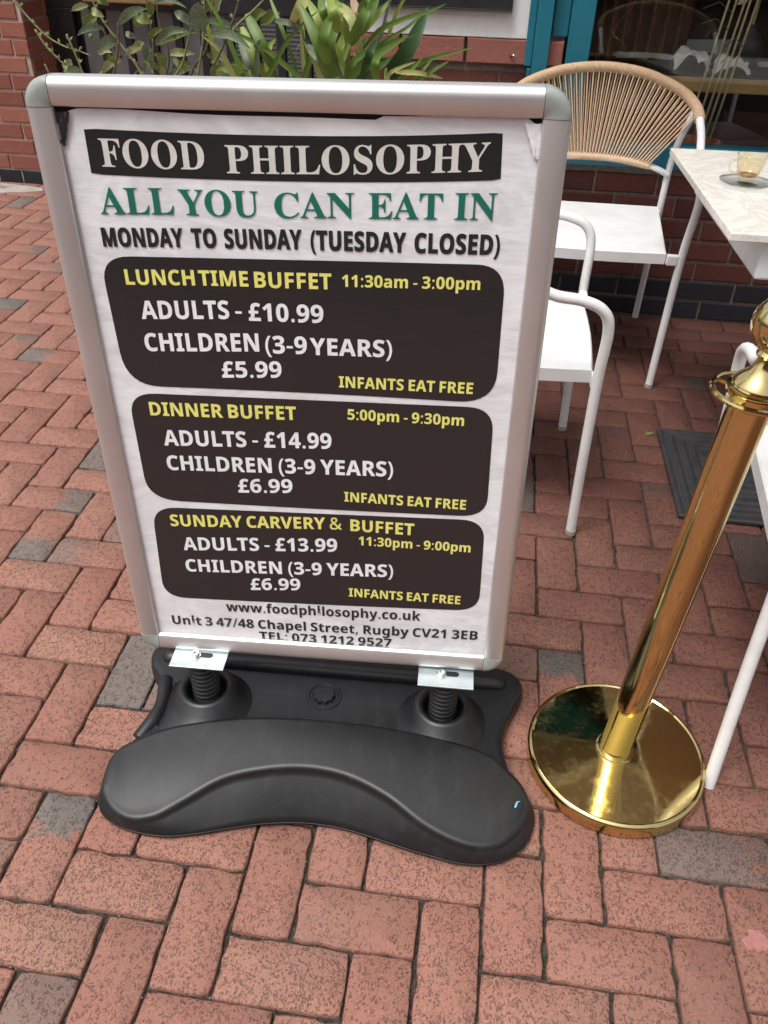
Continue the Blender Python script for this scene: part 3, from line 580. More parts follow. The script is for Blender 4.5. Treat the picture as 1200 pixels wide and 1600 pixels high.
def blade(P, w, fold=.18, k=5, tipk=1.0, shape=None):
    C_ = cr(P, k); n = len(C_); V = []; F = []
    for i, p in enumerate(C_):
        t = (C_[min(i + 1, n - 1)] - C_[max(i - 1, 0)]).normalized(); s_ = i / (n - 1)
        view = (CAM - p).normalized(); side = t.cross(view).normalized(); nn = side.cross(t).normalized()
        ww = w / 2 * (shape(s_) if shape else (min(1, .35 + s_ * 2.6) * (1 - s_ ** 3) ** .9 + .02))
        V += [p - side * ww + nn * fold * ww, p, p + side * ww + nn * fold * ww * 1.1]
    for i in range(n - 1):
        a = i * 3; F += [(a, a + 3, a + 4, a + 1), (a + 1, a + 4, a + 5, a + 2)]
    return V, F
lf = lambda s: max(.03, math.sin(PI * min(1, (s * .97 + .03)) ** .8) ** 1.05)
def rel(o, V): return [Vector(v) - o.location for v in V]
r = random.Random(21)
for b_, t_, w_, k_ in D['leaf']:
    a, c = Vector(b_), Vector(t_); L = (c - a).length; mid = (a + c) / 2 + Vector((0, -.01, L * r.uniform(.06, .16)))
    V, F = blade([a, a.lerp(mid, .55) + Vector((0, 0, .002)), mid, mid.lerp(c, .6) + Vector((0, 0, L * .03)), c], w_ * .78, r.uniform(.25, .5), 3, shape=lf)
    obj('leaf', mesh('leaf', rel(pl1, V), F, LM[k_], True), pl1)
for i, s_ in enumerate(D['stem']):
    pts = cr(s_, 4); n = len(pts); thin = i in (7, 8, 9, 10)
    if not thin and i not in (6, 13, 14, 15, 16): pts = [Vector((pts[0].x * .5 - .05, 1.64, .56))] + pts
    rad = [(.0028 if thin else .0036) * (1 - .5 * j / len(pts)) for j in range(len(pts))]
    B().tube(rel(pl1, pts), rad, 6).build('stem', 'stem_green' if thin or i % 3 == 0 else 'stem', pl1, True)
    if i in (0, 1, 3, 5, 7, 8, 9):   # buds on the twigs
        bd = B()
        for j in range(2, n - 1, 3):
            p = pts[j] - pl1.location
            for q in range(2):
                dv = Vector((r.gauss(0, .5), r.gauss(0, .4), 1)).normalized() * .014
                bd.tube([p, p + dv * .5, p + dv], [.0012, .0028, .0006], 5)
        bd.build('bud', LM[1], pl1)['kind'] = 'stuff'
for P_, w_, k_ in D['blade']:
    V, F = blade(P_, w_ * .95, .3, 5)
    obj('leaf', mesh('leaf', rel(pl2, V), F, BM[k_], True), pl2)
    q = Vector(P_[0])
rp = random.Random(12)
for i in range(24):
    x0 = rp.uniform(.06, .26) if i < 18 else rp.uniform(-.14, .02); tx = x0 + rp.gauss(0, .13) + (.05 if i < 18 else 0); z1 = rp.uniform(1.0, 1.22); y0 = rp.uniform(1.58, 1.78)
    a = Vector((x0, y0, .90)); c = Vector((tx, y0 + rp.uniform(-.08, .08), z1)); m2 = a.lerp(c, .55) + Vector((0, 0, rp.uniform(.0, .04)))
    V, F = blade([a, a.lerp(m2, .5), m2, c], rp.uniform(.007, .017), .35, 4)
    obj('leaf', mesh('leaf', rel(pl2, V), F, BM[rp.choice([1, 1, 2, 2, 5, 3, 0])], True), pl2)
for i in range(16):
    x0 = rp.uniform(-.62, -.05); y0 = rp.uniform(1.62, 1.8); z0 = rp.uniform(.90, 1.08); L = rp.uniform(.04, .075); an = rp.uniform(-.6, 3.6)
    a = Vector((x0, y0, z0)); c = a + Vector((math.cos(an) * L, -.01, math.sin(an) * L * .6)); m2 = a.lerp(c, .5) + Vector((0, 0, .008))
    V, F = blade([a, m2, c], L * .42, .4, 5, shape=lf); obj('leaf', mesh('leaf', rel(pl1, V), F, LM[rp.choice([0, 0, 1, 2])], True), pl1)
for (x0, x1, zt) in [(.12, .14, 1.0), (.18, .19, .98), (.20, .22, 1.0), (.10, .05, .95), (.26, .30, .97), (.0, -.12, .95), (.02, -.06, .95)]:
    B().tube(rel(pl2, [(x0 * .6 + .08, 1.64, .555), ((x0 + x1) / 2, 1.64, .78), (x1, 1.62, zt)]), [.008, .006, .004], 7).build('stalk', BM[1], pl2, True)

# ================================================================= CHAIRS
def make_chair():
    c = obj('armchair', None)
    wm = 'white_metal'
    # seat: pressed sheet with a turned-down rim
    sb = B(); fy, by, fw, bw, z, t = -.243, .252, .226, .266, .455, .036
    n = 9; top = []; 
    out = [(-fw + 2 * fw * i / n, fy - .010 * math.sin(PI * i / n)) for i in range(n + 1)] + [(bw, by), (-bw, by)]
    m_ = len(out); V = [(x, y, z - t) for x, y in out] + [(x, y, z - .004) for x, y in out] + [(x * .985, y * .985, z) for x, y in out]
    F = [(k * m_ + i, k * m_ + (i + 1) % m_, (k + 1) * m_ + (i + 1) % m_, (k + 1) * m_ + i) for k in (0, 1) for i in range(m_)] + [tuple(range(2 * m_, 3 * m_)), tuple(range(m_))[::-1]]
    sb.add(V, F).build('seat', wm, c)
    for s in (-1, 1):
        X = lambda v: v * s
        B().tube(cr([(X(.265), -.262, 0), (X(.268), -.256, .22), (X(.272), -.252, .45), (X(.282), -.252, .575), (X(.287), -.232, .622), (X(.289), -.185, .642), (X(.293), -.12, .652), (X(.300), -.05, .690), (X(.305), .03, .740), (X(.305), .10, .772)], 5), .0125, 12).build('leg', wm, c, True, sharp=60)
        B().tube(cr([(X(.285), .335, 0), (X(.278), .285, .25), (X(.272), .252, .45), (X(.272), .240, .60), (X(.280), .205, .70), (X(.296), .15, .785)], 5), .0118, 12).build('leg', wm, c, True, sharp=60)
        x0, x1 = sorted((X(.228), X(.262))); B().box(x0, -.262, .421, x1, -.240, .452).build('bracket', wm, c, bevel=.003)
        x0, x1 = sorted((X(.245), X(.27))); B().box(x0, .215, .425, x1, .240, .450).build('bracket', wm, c, bevel=.003)
        B().lathe([(.0128, -.002), (.0138, .0), (.0138, .012), (.0128, .014)], 12, c=(X(.265), -.262, .0)).build('foot_cap', 'concrete', c)
    B().tube(cr([(-.272, .236, .565), (-.23, .235, .585), (-.16, .262, .597), (0, .282, .603), (.16, .262, .597), (.23, .235, .585), (.272, .236, .565)], 6), .010, 10).build('lower_rail', wm, c, True)
    # rope wound lower rail
    def up(a):   # top rail curve, a in 0..1 from one arm to the other
        return UP(a)
    ctrl = [(-.305, .10, .772), (-.300, .165, .795), (-.272, .228, .820), (-.215, .262, .846), (-.12, .286, .872), (0, .296, .882), (.12, .286, .872), (.215, .262, .846), (.272, .228, .820), (.300, .165, .795), (.305, .10, .772)]
    fine = cr(ctrl, 30); Ls = [0]
    for i in range(1, len(fine)): Ls.append(Ls[-1] + (fine[i] - fine[i - 1]).length)
    def at_len(path, L, s):
        s *= L[-1]
        for i in range(1, len(L)):
            if L[i] >= s:
                f = (s - L[i - 1]) / max(1e-9, L[i] - L[i - 1]); return path[i - 1].lerp(path[i], f)
        return path[-1]
    N_ = 190; pts = []; rad = []
    for i in range(N_ * 4 + 1):
        pts.append(at_len(fine, Ls, i / (N_ * 4))); rad.append(.0158 + (.0020, .0010, -.0007, .0010)[i % 4])
    B().tube(pts, rad, 12).build('top_rail', 'rope_rail', c, True)
    low = cr([(-.205, .243, .592), (-.10, .275, .602), (0, .283, .604), (.10, .275, .602), (.205, .243, .592)], 20); Ll = [0]
    for i in range(1, len(low)): Ll.append(Ll[-1] + (low[i] - low[i - 1]).length)
    pts = [at_len(low, Ll, i / 440) for i in range(441)]; rad = [.0125 + (.0016, .0008, -.0006, .0008)[i % 4] for i in range(441)]
    B().tube(pts, rad, 10).build('rope_binding', 'rope', c, True)
    rr = random.Random(4); n = 42
    for i in range(n):
        for d_ in (0, 1):
            s = (i + .5) / n; gpos = s + ((i % 3) - 1) * -.10 / n
            a = at_len(low, Ll, .01 + .98 * s + (.35 if d_ else -.1) / n); b = at_len(fine, Ls, .035 + .93 * s + (.30 if d_ else -.30) / n)
            yo = .010 if d_ else -.008
            a = a + Vector((0, yo, 0)); b = b + Vector((0, yo * 1.2, -.004))
            m2 = a.lerp(b, .5) + Vector((rr.uniform(-.001, .001), 0, 0))
            B().tube([a, m2, b], .0026, 5, cap=False).build('rope_strand', 'rope', c, True)
    return c
def dup(root, loc, rz):
    r_ = root.copy(); COL.objects.link(r_); r_.location = loc; r_.rotation_euler = (0, 0, rz)
    for ch in list(root.children):
        q = ch.copy(); COL.objects.link(q); q.parent = r_
    return r_
ch = make_chair(); ch.location = (.930, 2.150, 0)
tag(ch, 'white armchair with tan rope back standing against the brick wall under the window', 'chair', 'white cafe armchairs with rope backs')
c2 = dup(ch, (.628, 1.290, 0), PI / 2); tag(c2, 'white armchair half hidden behind the menu sign, its scuffed arm showing', 'chair', 'white cafe armchairs with rope backs')
c3 = dup(ch, (1.404, .622, 0), PI - .02); tag(c3, 'white armchair at the right edge behind the brass post', 'chair', 'white cafe armchairs with rope backs')

# ================================================================= TABLE, CUP, MAT
tz = .75; tt = thing('cafe_table', 'square marble topped cafe table with a white under box and pedestal', 'table', (1.47, 1.57, 0), math.radians(1.5))
B().box(-.355, -.385, tz - .018, .355, .385, tz).build('tabletop', 'marble', tt, bevel=.002)
B().box(-.27, -.36, tz - .11, .27, .34, tz - .0185).build('under_box', 'white_metal', tt, bevel=.006)
B().box(.06, -.035, .02, .13, .035, tz - .111).build('column', 'white_metal', tt, bevel=.006)
B().box(-.0, -.25, 0, .35, .25, .019).build('foot_plate', 'white_metal', tt, bevel=.004)
sc_ = B().lathe([(0, .002), (.030, .002), (.034, .0), (.036, .002), (.055, .006), (.066, .011), (.067, .013), (.055, .009), (.036, .0055), (.0, .0052)], 48).build('saucer', 'glass', None, True, loc=(1.238, 1.572, tz + .0005)); tag(sc_, 'clear glass saucer on the marble table under the cup', 'saucer')
cup = thing('glass_cup', 'clear glass cup with a little tea left in it, on the saucer', 'cup', (1.238, 1.577, tz + .0062))
B().lathe([(0, .0), (.0195, .0), (.020, .004), (.0175, .008), (.023, .014), (.031, .035), (.0365, .066), (.0375, .068), (.0362, .067), (.0295, .036), (.0215, .017), (0, .0125)], 40).build('bowl', 'amber', cup, True)
B().tube(cr([(-.033, -.012, .058), (-.050, -.022, .056), (-.056, -.026, .042), (-.046, -.020, .028), (-.029, -.012, .026)], 5), .0028, 8).build('handle', 'amber', cup, True)
B().lathe([(0, .013), (.0205, .0175), (.0225, .0215), (0, .0213)], 30).build('tea', 'tea', cup, True)
mt = thing('rubber_mat', 'square black ribbed rubber mat lying on the paving behind the brass post', 'mat', (1.41, 1.36, 0))
B().box(-.228, -.228, .001, .228, .228, .014).build('pad', 'mat', mt, bevel=.004)
rb_ = B()
for k in range(7):
    h = .218 - k * .029
    if k == 0: w_ = .008
    else: w_ = .0075
    for a in range(4):
        T = Matrix.Rotation(a * PI / 2, 4, 'Z'); q = B().add([(-h, -h, .0135), (h, -h, .0135), (h - w_ * 2, -h + w_ * 2, .0135), (-h + w_ * 2, -h + w_ * 2, .0135), (-h + w_ * .5, -h + w_ * .5, .022), (h - w_ * .5, -h + w_ * .5, .022), (h - w_ * 1.4, -h + w_ * 1.4, .022), (-h + w_ * 1.4, -h + w_ * 1.4, .022)], [(0, 1, 5, 4), (1, 2, 6, 5), (2, 3, 7, 6), (3, 0, 4, 7), (4, 5, 6, 7)]).xf(T)
        rb_.add(q.V, q.F)
rb_.build('rib', 'mat', mt)['kind'] = 'stuff'
dl = obj('fallen_leaf', mesh('fallen_leaf', [(-.014, 0, 0), (-.004, .008, .006), (.008, .006, .004), (.016, 0, .008), (.007, -.007, .003), (-.005, -.007, .002), (0, 0, .001)], [(0, 6, 1), (1, 6, 2), (2, 6, 3), (3, 6, 4), (4, 6, 5), (5, 6, 0)], LM[0], True), None, (1.157, 1.565, .001), .3); tag(dl, 'small dry curled leaf on the paving left of the ribbed mat', 'leaf')

# ================================================================= BRASS POST
bo = thing('barrier_post', 'tall polished brass barrier post with ball top leaning slightly right', 'barrier post', (.938, .322, 0))
B().lathe([(0, .0005), (.160, .0005), (.1655, .004), (.1665, .022), (.1655, .030), (.1625, .0335), (.159, .0345), (.156, .0325), (.120, .0345), (.05, .0385), (.036, .040), (.0, .040)], 128).build('base_plate', 'brass', bo, True, sharp=35)
ax = Vector((.0475, .002, 1)).normalized(); q_ = ax.to_track_quat('Z', 'Y').to_matrix().to_4x4()
def bl_(prof, name, seg=64): return B().lathe(prof, seg, mat=Matrix.Translation((-.005, -.002, 0)) @ q_).build(name, 'brass', bo, True, sharp=32)
bl_([(.0345, .038), (.036, .0395), (.036, .043), (.0315, .0445), (.0292, .0445)], 'foot_ring')
bl_([(.0287, .040), (.0287, .800)], 'post')
bl_([(.0292, .786), (.031, .788), (.031, .800), (.0375, .803), (.0385, .808), (.0372, .813), (.0335, .8145), (.0325, .817), (.0345, .819), (.033, .822), (.026, .829), (.018, .838), (.0135, .848), (.0125, .856), (.0165, .858), (.0175, .861), (.0155, .864), (.0145, .866), (.0185, .869)] , 'neck')
R_ = .0368; bl_([(.0185, .868)] + [(R_ * math.sin(a), .902 - R_ * math.cos(a)) for a in [math.radians(30 + 150 * i / 24) for i in range(25)]], 'ball_finial')
# rope ring with four slots
rg = B(); n = 96; rim = []
rg.lathe([(.0520, .8010), (.0545, .7992), (.0575, .8010), (.0582, .8040), (.0570, .8068), (.0540, .8080), (.0520, .8062), (.0520, .8010)], 96, close=False)
for a in range(4):
    T = Matrix.Rotation(a * PI / 2 + .75, 4, 'Z'); q = B().box(.034, -.009, .8012, .053, .009, .8062).xf(T); rg.add(q.V, q.F)
rg.xf(Matrix.Translation((-.005, -.002, 0)) @ q_); rg.build('rope_ring', 'brass', bo, True, sharp=35)

# ================================================================= MENU SIGN
sg = thing('menu_sign', 'tall silver framed swing sign with a buffet price poster on a black moulded base', 'sign', (.372, .33, 0))
SO = sg.location.copy()
TB = Matrix(((0.99887312, -0.04337801, -0.01925738, .35788), (0.04419445, 0.99804398, 0.04421603, .35498), (0.0173017, -0.04501727, 0.99883637, .66181), (0, 0, 0, 1)))
TL = Matrix.Translation(-SO) @ TB     # board coordinates -> sign local
HW, HH, FW = .336, .4778, .0345
prof = [(0, .014), (0, -.005), (.0008, -.0085), (.0028, -.0118), (.0058, -.0142), (.0095, -.0155), (.0135, -.0158), (.022, -.0148), (.0305, -.0128), (.0332, -.0112), (.0345, -.0085), (.0345, -.0055), (.0325, -.0050), (.0325, .014)]
lipn = 7
def rail(name, p0, p1, inward):
    a, b = Vector(p0), Vector(p1); V = []; n = len(prof)
    for e in (a, b):
        for u, d in prof: V.append(e + Vector(inward) * u + Vector((0, d, 0)))
    F = [(i, (i + 1) % n, n + (i + 1) % n, n + i) for i in range(n)] + [tuple(range(n)), tuple(range(n, 2 * n))[::-1]]
    b_ = B().add(V, F).xf(TL); o = b_.build(name, 'alu', sg, True, sharp=24); return o
g_ = .0006
rail('frame_rail', (-HW + FW + g_, 0, HH), (HW - FW - g_, 0, HH), (0, 0, -1)); rail('frame_rail', (HW - FW - g_, 0, -HH), (-HW + FW + g_, 0, -HH), (0, 0, 1))
rail('frame_rail', (-HW, 0, -HH + FW + g_), (-HW, 0, HH - FW - g_), (1, 0, 0)); rail('frame_rail', (HW, 0, HH - FW - g_), (HW, 0, -HH + FW + g_), (-1, 0, 0))
def corner(sx, sz):
    c = Vector((sx * (HW - FW), 0, sz * (HH - FW))); V = []; F = []; n = len(prof); K = 12
    for k in range(K + 1):
        a = PI / 2 * k / K; dv = Vector((sx * math.cos(a), 0, sz * math.sin(a)))
        for u, d in prof: V.append(c + dv * (FW - u + (.0006 if 0 < u < .03 else 0)) + Vector((0, d - .0006 if d < 0 else d, 0)))
    for k in range(K):
        for i in range(n): F.append((k * n + i, k * n + (i + 1) % n, (k + 1) * n + (i + 1) % n, (k + 1) * n + i))
    F += [tuple(range(n)), tuple(range(K * n, (K + 1) * n))[::-1]]
    B().add(V, F).xf(TL).build('corner_cap', 'cap', sg, True, sharp=30)
for sx in (-1, 1):
    for sz in (-1, 1): corner(sx, sz)
# bright snap lip inside the bottom and left rails
B().box(-HW + FW, -.0062, -HH + FW - .002, HW - FW, -.0045, -HH + FW + .0030).xf(TL).build('snap_lip', 'lip', sg)
B().box(-HW + FW - .001, -.0062, -HH + FW + .0032, -HW + FW + .0018, -.0045, HH - FW - .02).xf(TL).build('snap_lip', 'lip', sg)
B().box(-HW + .033, -.0005, -HH + .033, HW - .033, .012, HH - .033).xf(TL).build('back_board', 'dark', sg)
# poster sheet, with slack cockled top edge
PW = HW - FW + .001; cols = 60; top = []
for i in range(cols + 1):
    x = -PW + 2 * PW * i / cols; s = i / cols
    sag = -.0025 - .0040 * (math.exp(-((s - .55) / .22) ** 2)) + .0012 * math.sin(s * 15) + (.0045 if s > .68 else 0)
    if s < .04: sag -= .012 * (1 - s / .04)
    if s > .965: sag -= .016 * (s - .965) / .035
    top.append((x, min(HH - FW + .001, HH - FW - .0005 + sag)))
V = []; F = []
for i, (x, zt) in enumerate(top):
    xx = x
    V += [(xx, -.0042, zt), (x, -.0030, zt - .03), (x, -.0030, -HH + FW - .001)]
for i in range(cols): F += [(i * 3, i * 3 + 1, i * 3 + 4, i * 3 + 3), (i * 3 + 1, i * 3 + 2, i * 3 + 5, i * 3 + 4)]
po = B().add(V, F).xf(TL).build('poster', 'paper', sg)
# crumpled plastic at the two upper corners
for sx, seed in ((-1, 2), (1, 6)):
    V = []; F = []; n = 8; w_, h_ = .020, .040
    for i in range(n + 1):
        for j in range(n + 1):
            u, v = i / n, j / n; x = sx * (HW - FW - u * w_ * (1 - v * .75)); z = HH - FW - .006 - v * h_
            V.append((x, -.0052 - .0035 * abs(noise.noise(Vector((u * 3 + seed, v * 4, seed)))) - .003 * u * (1 - v), z - .002 * noise.noise(Vector((u * 5, v * 5, seed + 9)))))
    for i in range(n):
        for j in range(n): F.append((i * (n + 1) + j, (i + 1) * (n + 1) + j, (i + 1) * (n + 1) + j + 1, i * (n + 1) + j + 1))
    B().add(V, F).xf(TL).build('crumpled_cover', 'white_ink' if sx > 0 else 'ink', sg, True)

def flat(name, loops, y, mat, parent):
    V = []; F = []
    for lp in loops: 
        base_ = len(V); ps = [[Vector((x, z, 0)) for x, z in c] for c in lp]
        tr = tessellate_polygon(ps); fl2 = [v for c in ps for v in c]
        V += [Vector((v.x, y, v.y)) for v in fl2]
        for t in tr:
            a, b, c = [fl2[i] for i in t]
            cross = (b - a).cross(c - a).z
            F.append(tuple(base_ + i for i in (t if cross > 0 else t[::-1])))
    return B().add(V, F).xf(TL).build(name, mat, parent)
def rrect(TLc, TRc, BRc, BLc, mt_, mb_, r4):
    # corners TL,TR,BR,BL with middle points of top and bottom, corner radii
    def edge(a, m, b, n=14):
        return [tuple((1 - t) ** 2 * a[k] + 2 * t * (1 - t) * (2 * m[k] - .5 * (a[k] + b[k])) + t * t * b[k] for k in (0, 1)) for t in [i / n for i in range(n + 1)]]
    mid = lambda a, b: ((a[0] + b[0]) / 2, (a[1] + b[1]) / 2)
    pts = [TLc, TRc, BRc, BLc]; ms = [mt_, mid(TRc, BRc), mb_, mid(BRc, BLc) if 0 else mid(BLc, TLc)]
    cs = []
    for k in range(4):
        e = edge(pts[k], ms[k], pts[(k + 1) % 4], 40); L = (Vector(pts[k]) - Vector(pts[(k + 1) % 4])).length
        ra, rb2 = r4[k], r4[(k + 1) % 4]; cs.append([p for i, p in enumerate(e) if ra / L <= i / 40 <= 1 - rb2 / L])
    out = []
    for k in range(4):
        out += cs[k]; a = cs[k][-1]; b = cs[(k + 1) % 4][0]; c = pts[(k + 1) % 4]
        if r4[(k + 1) % 4] > .001:
            for i in range(1, 8):
                t = i / 8; q = .12  # rounder than a plain quadratic
                p = [(1 - t) ** 2 * a[m] + 2 * t * (1 - t) * (c[m]) + t * t * b[m] for m in (0, 1)]; out.append(tuple(p))
    res = [out[0]]
    for p in out[1:]:
        if (Vector(p) - Vector(res[-1])).length > 1e-5: res.append(p)
    return res
flat('title_panel', [[rrect((-.2692, .4184), (.2559, .4262), (.2582, .3717), (-.2699, .3639), (.0143, .4164), (.012, .3626), (.0003,) * 4)]], -.0036, 'ink', po)
RR = .036
flat('price_panel', [[rrect((-.2806, .2575), (.2752, .2655), (.2777, .0620), (-.2752, .0624), (.0074, .2622), (-.0015, .0648), (RR, RR, RR + .012, RR + .016))]], -.0036, 'ink', po)
flat('price_panel', [[rrect((-.2763, .0506), (.2774, .0552), (.2818, -.1395), (-.2749, -.1439), (.0077, .0532), (-.0003, -.1434), (RR, RR, RR, RR + .006))]], -.0036, 'ink', po)
flat('price_panel', [[rrect((-.2718, -.1588), (.2803, -.1466), (.2845, -.3390), (-.2798, -.3556), (.010, -.1526), (.003, -.3490), (RR, RR, RR, RR))]], -.0036, 'ink', po)

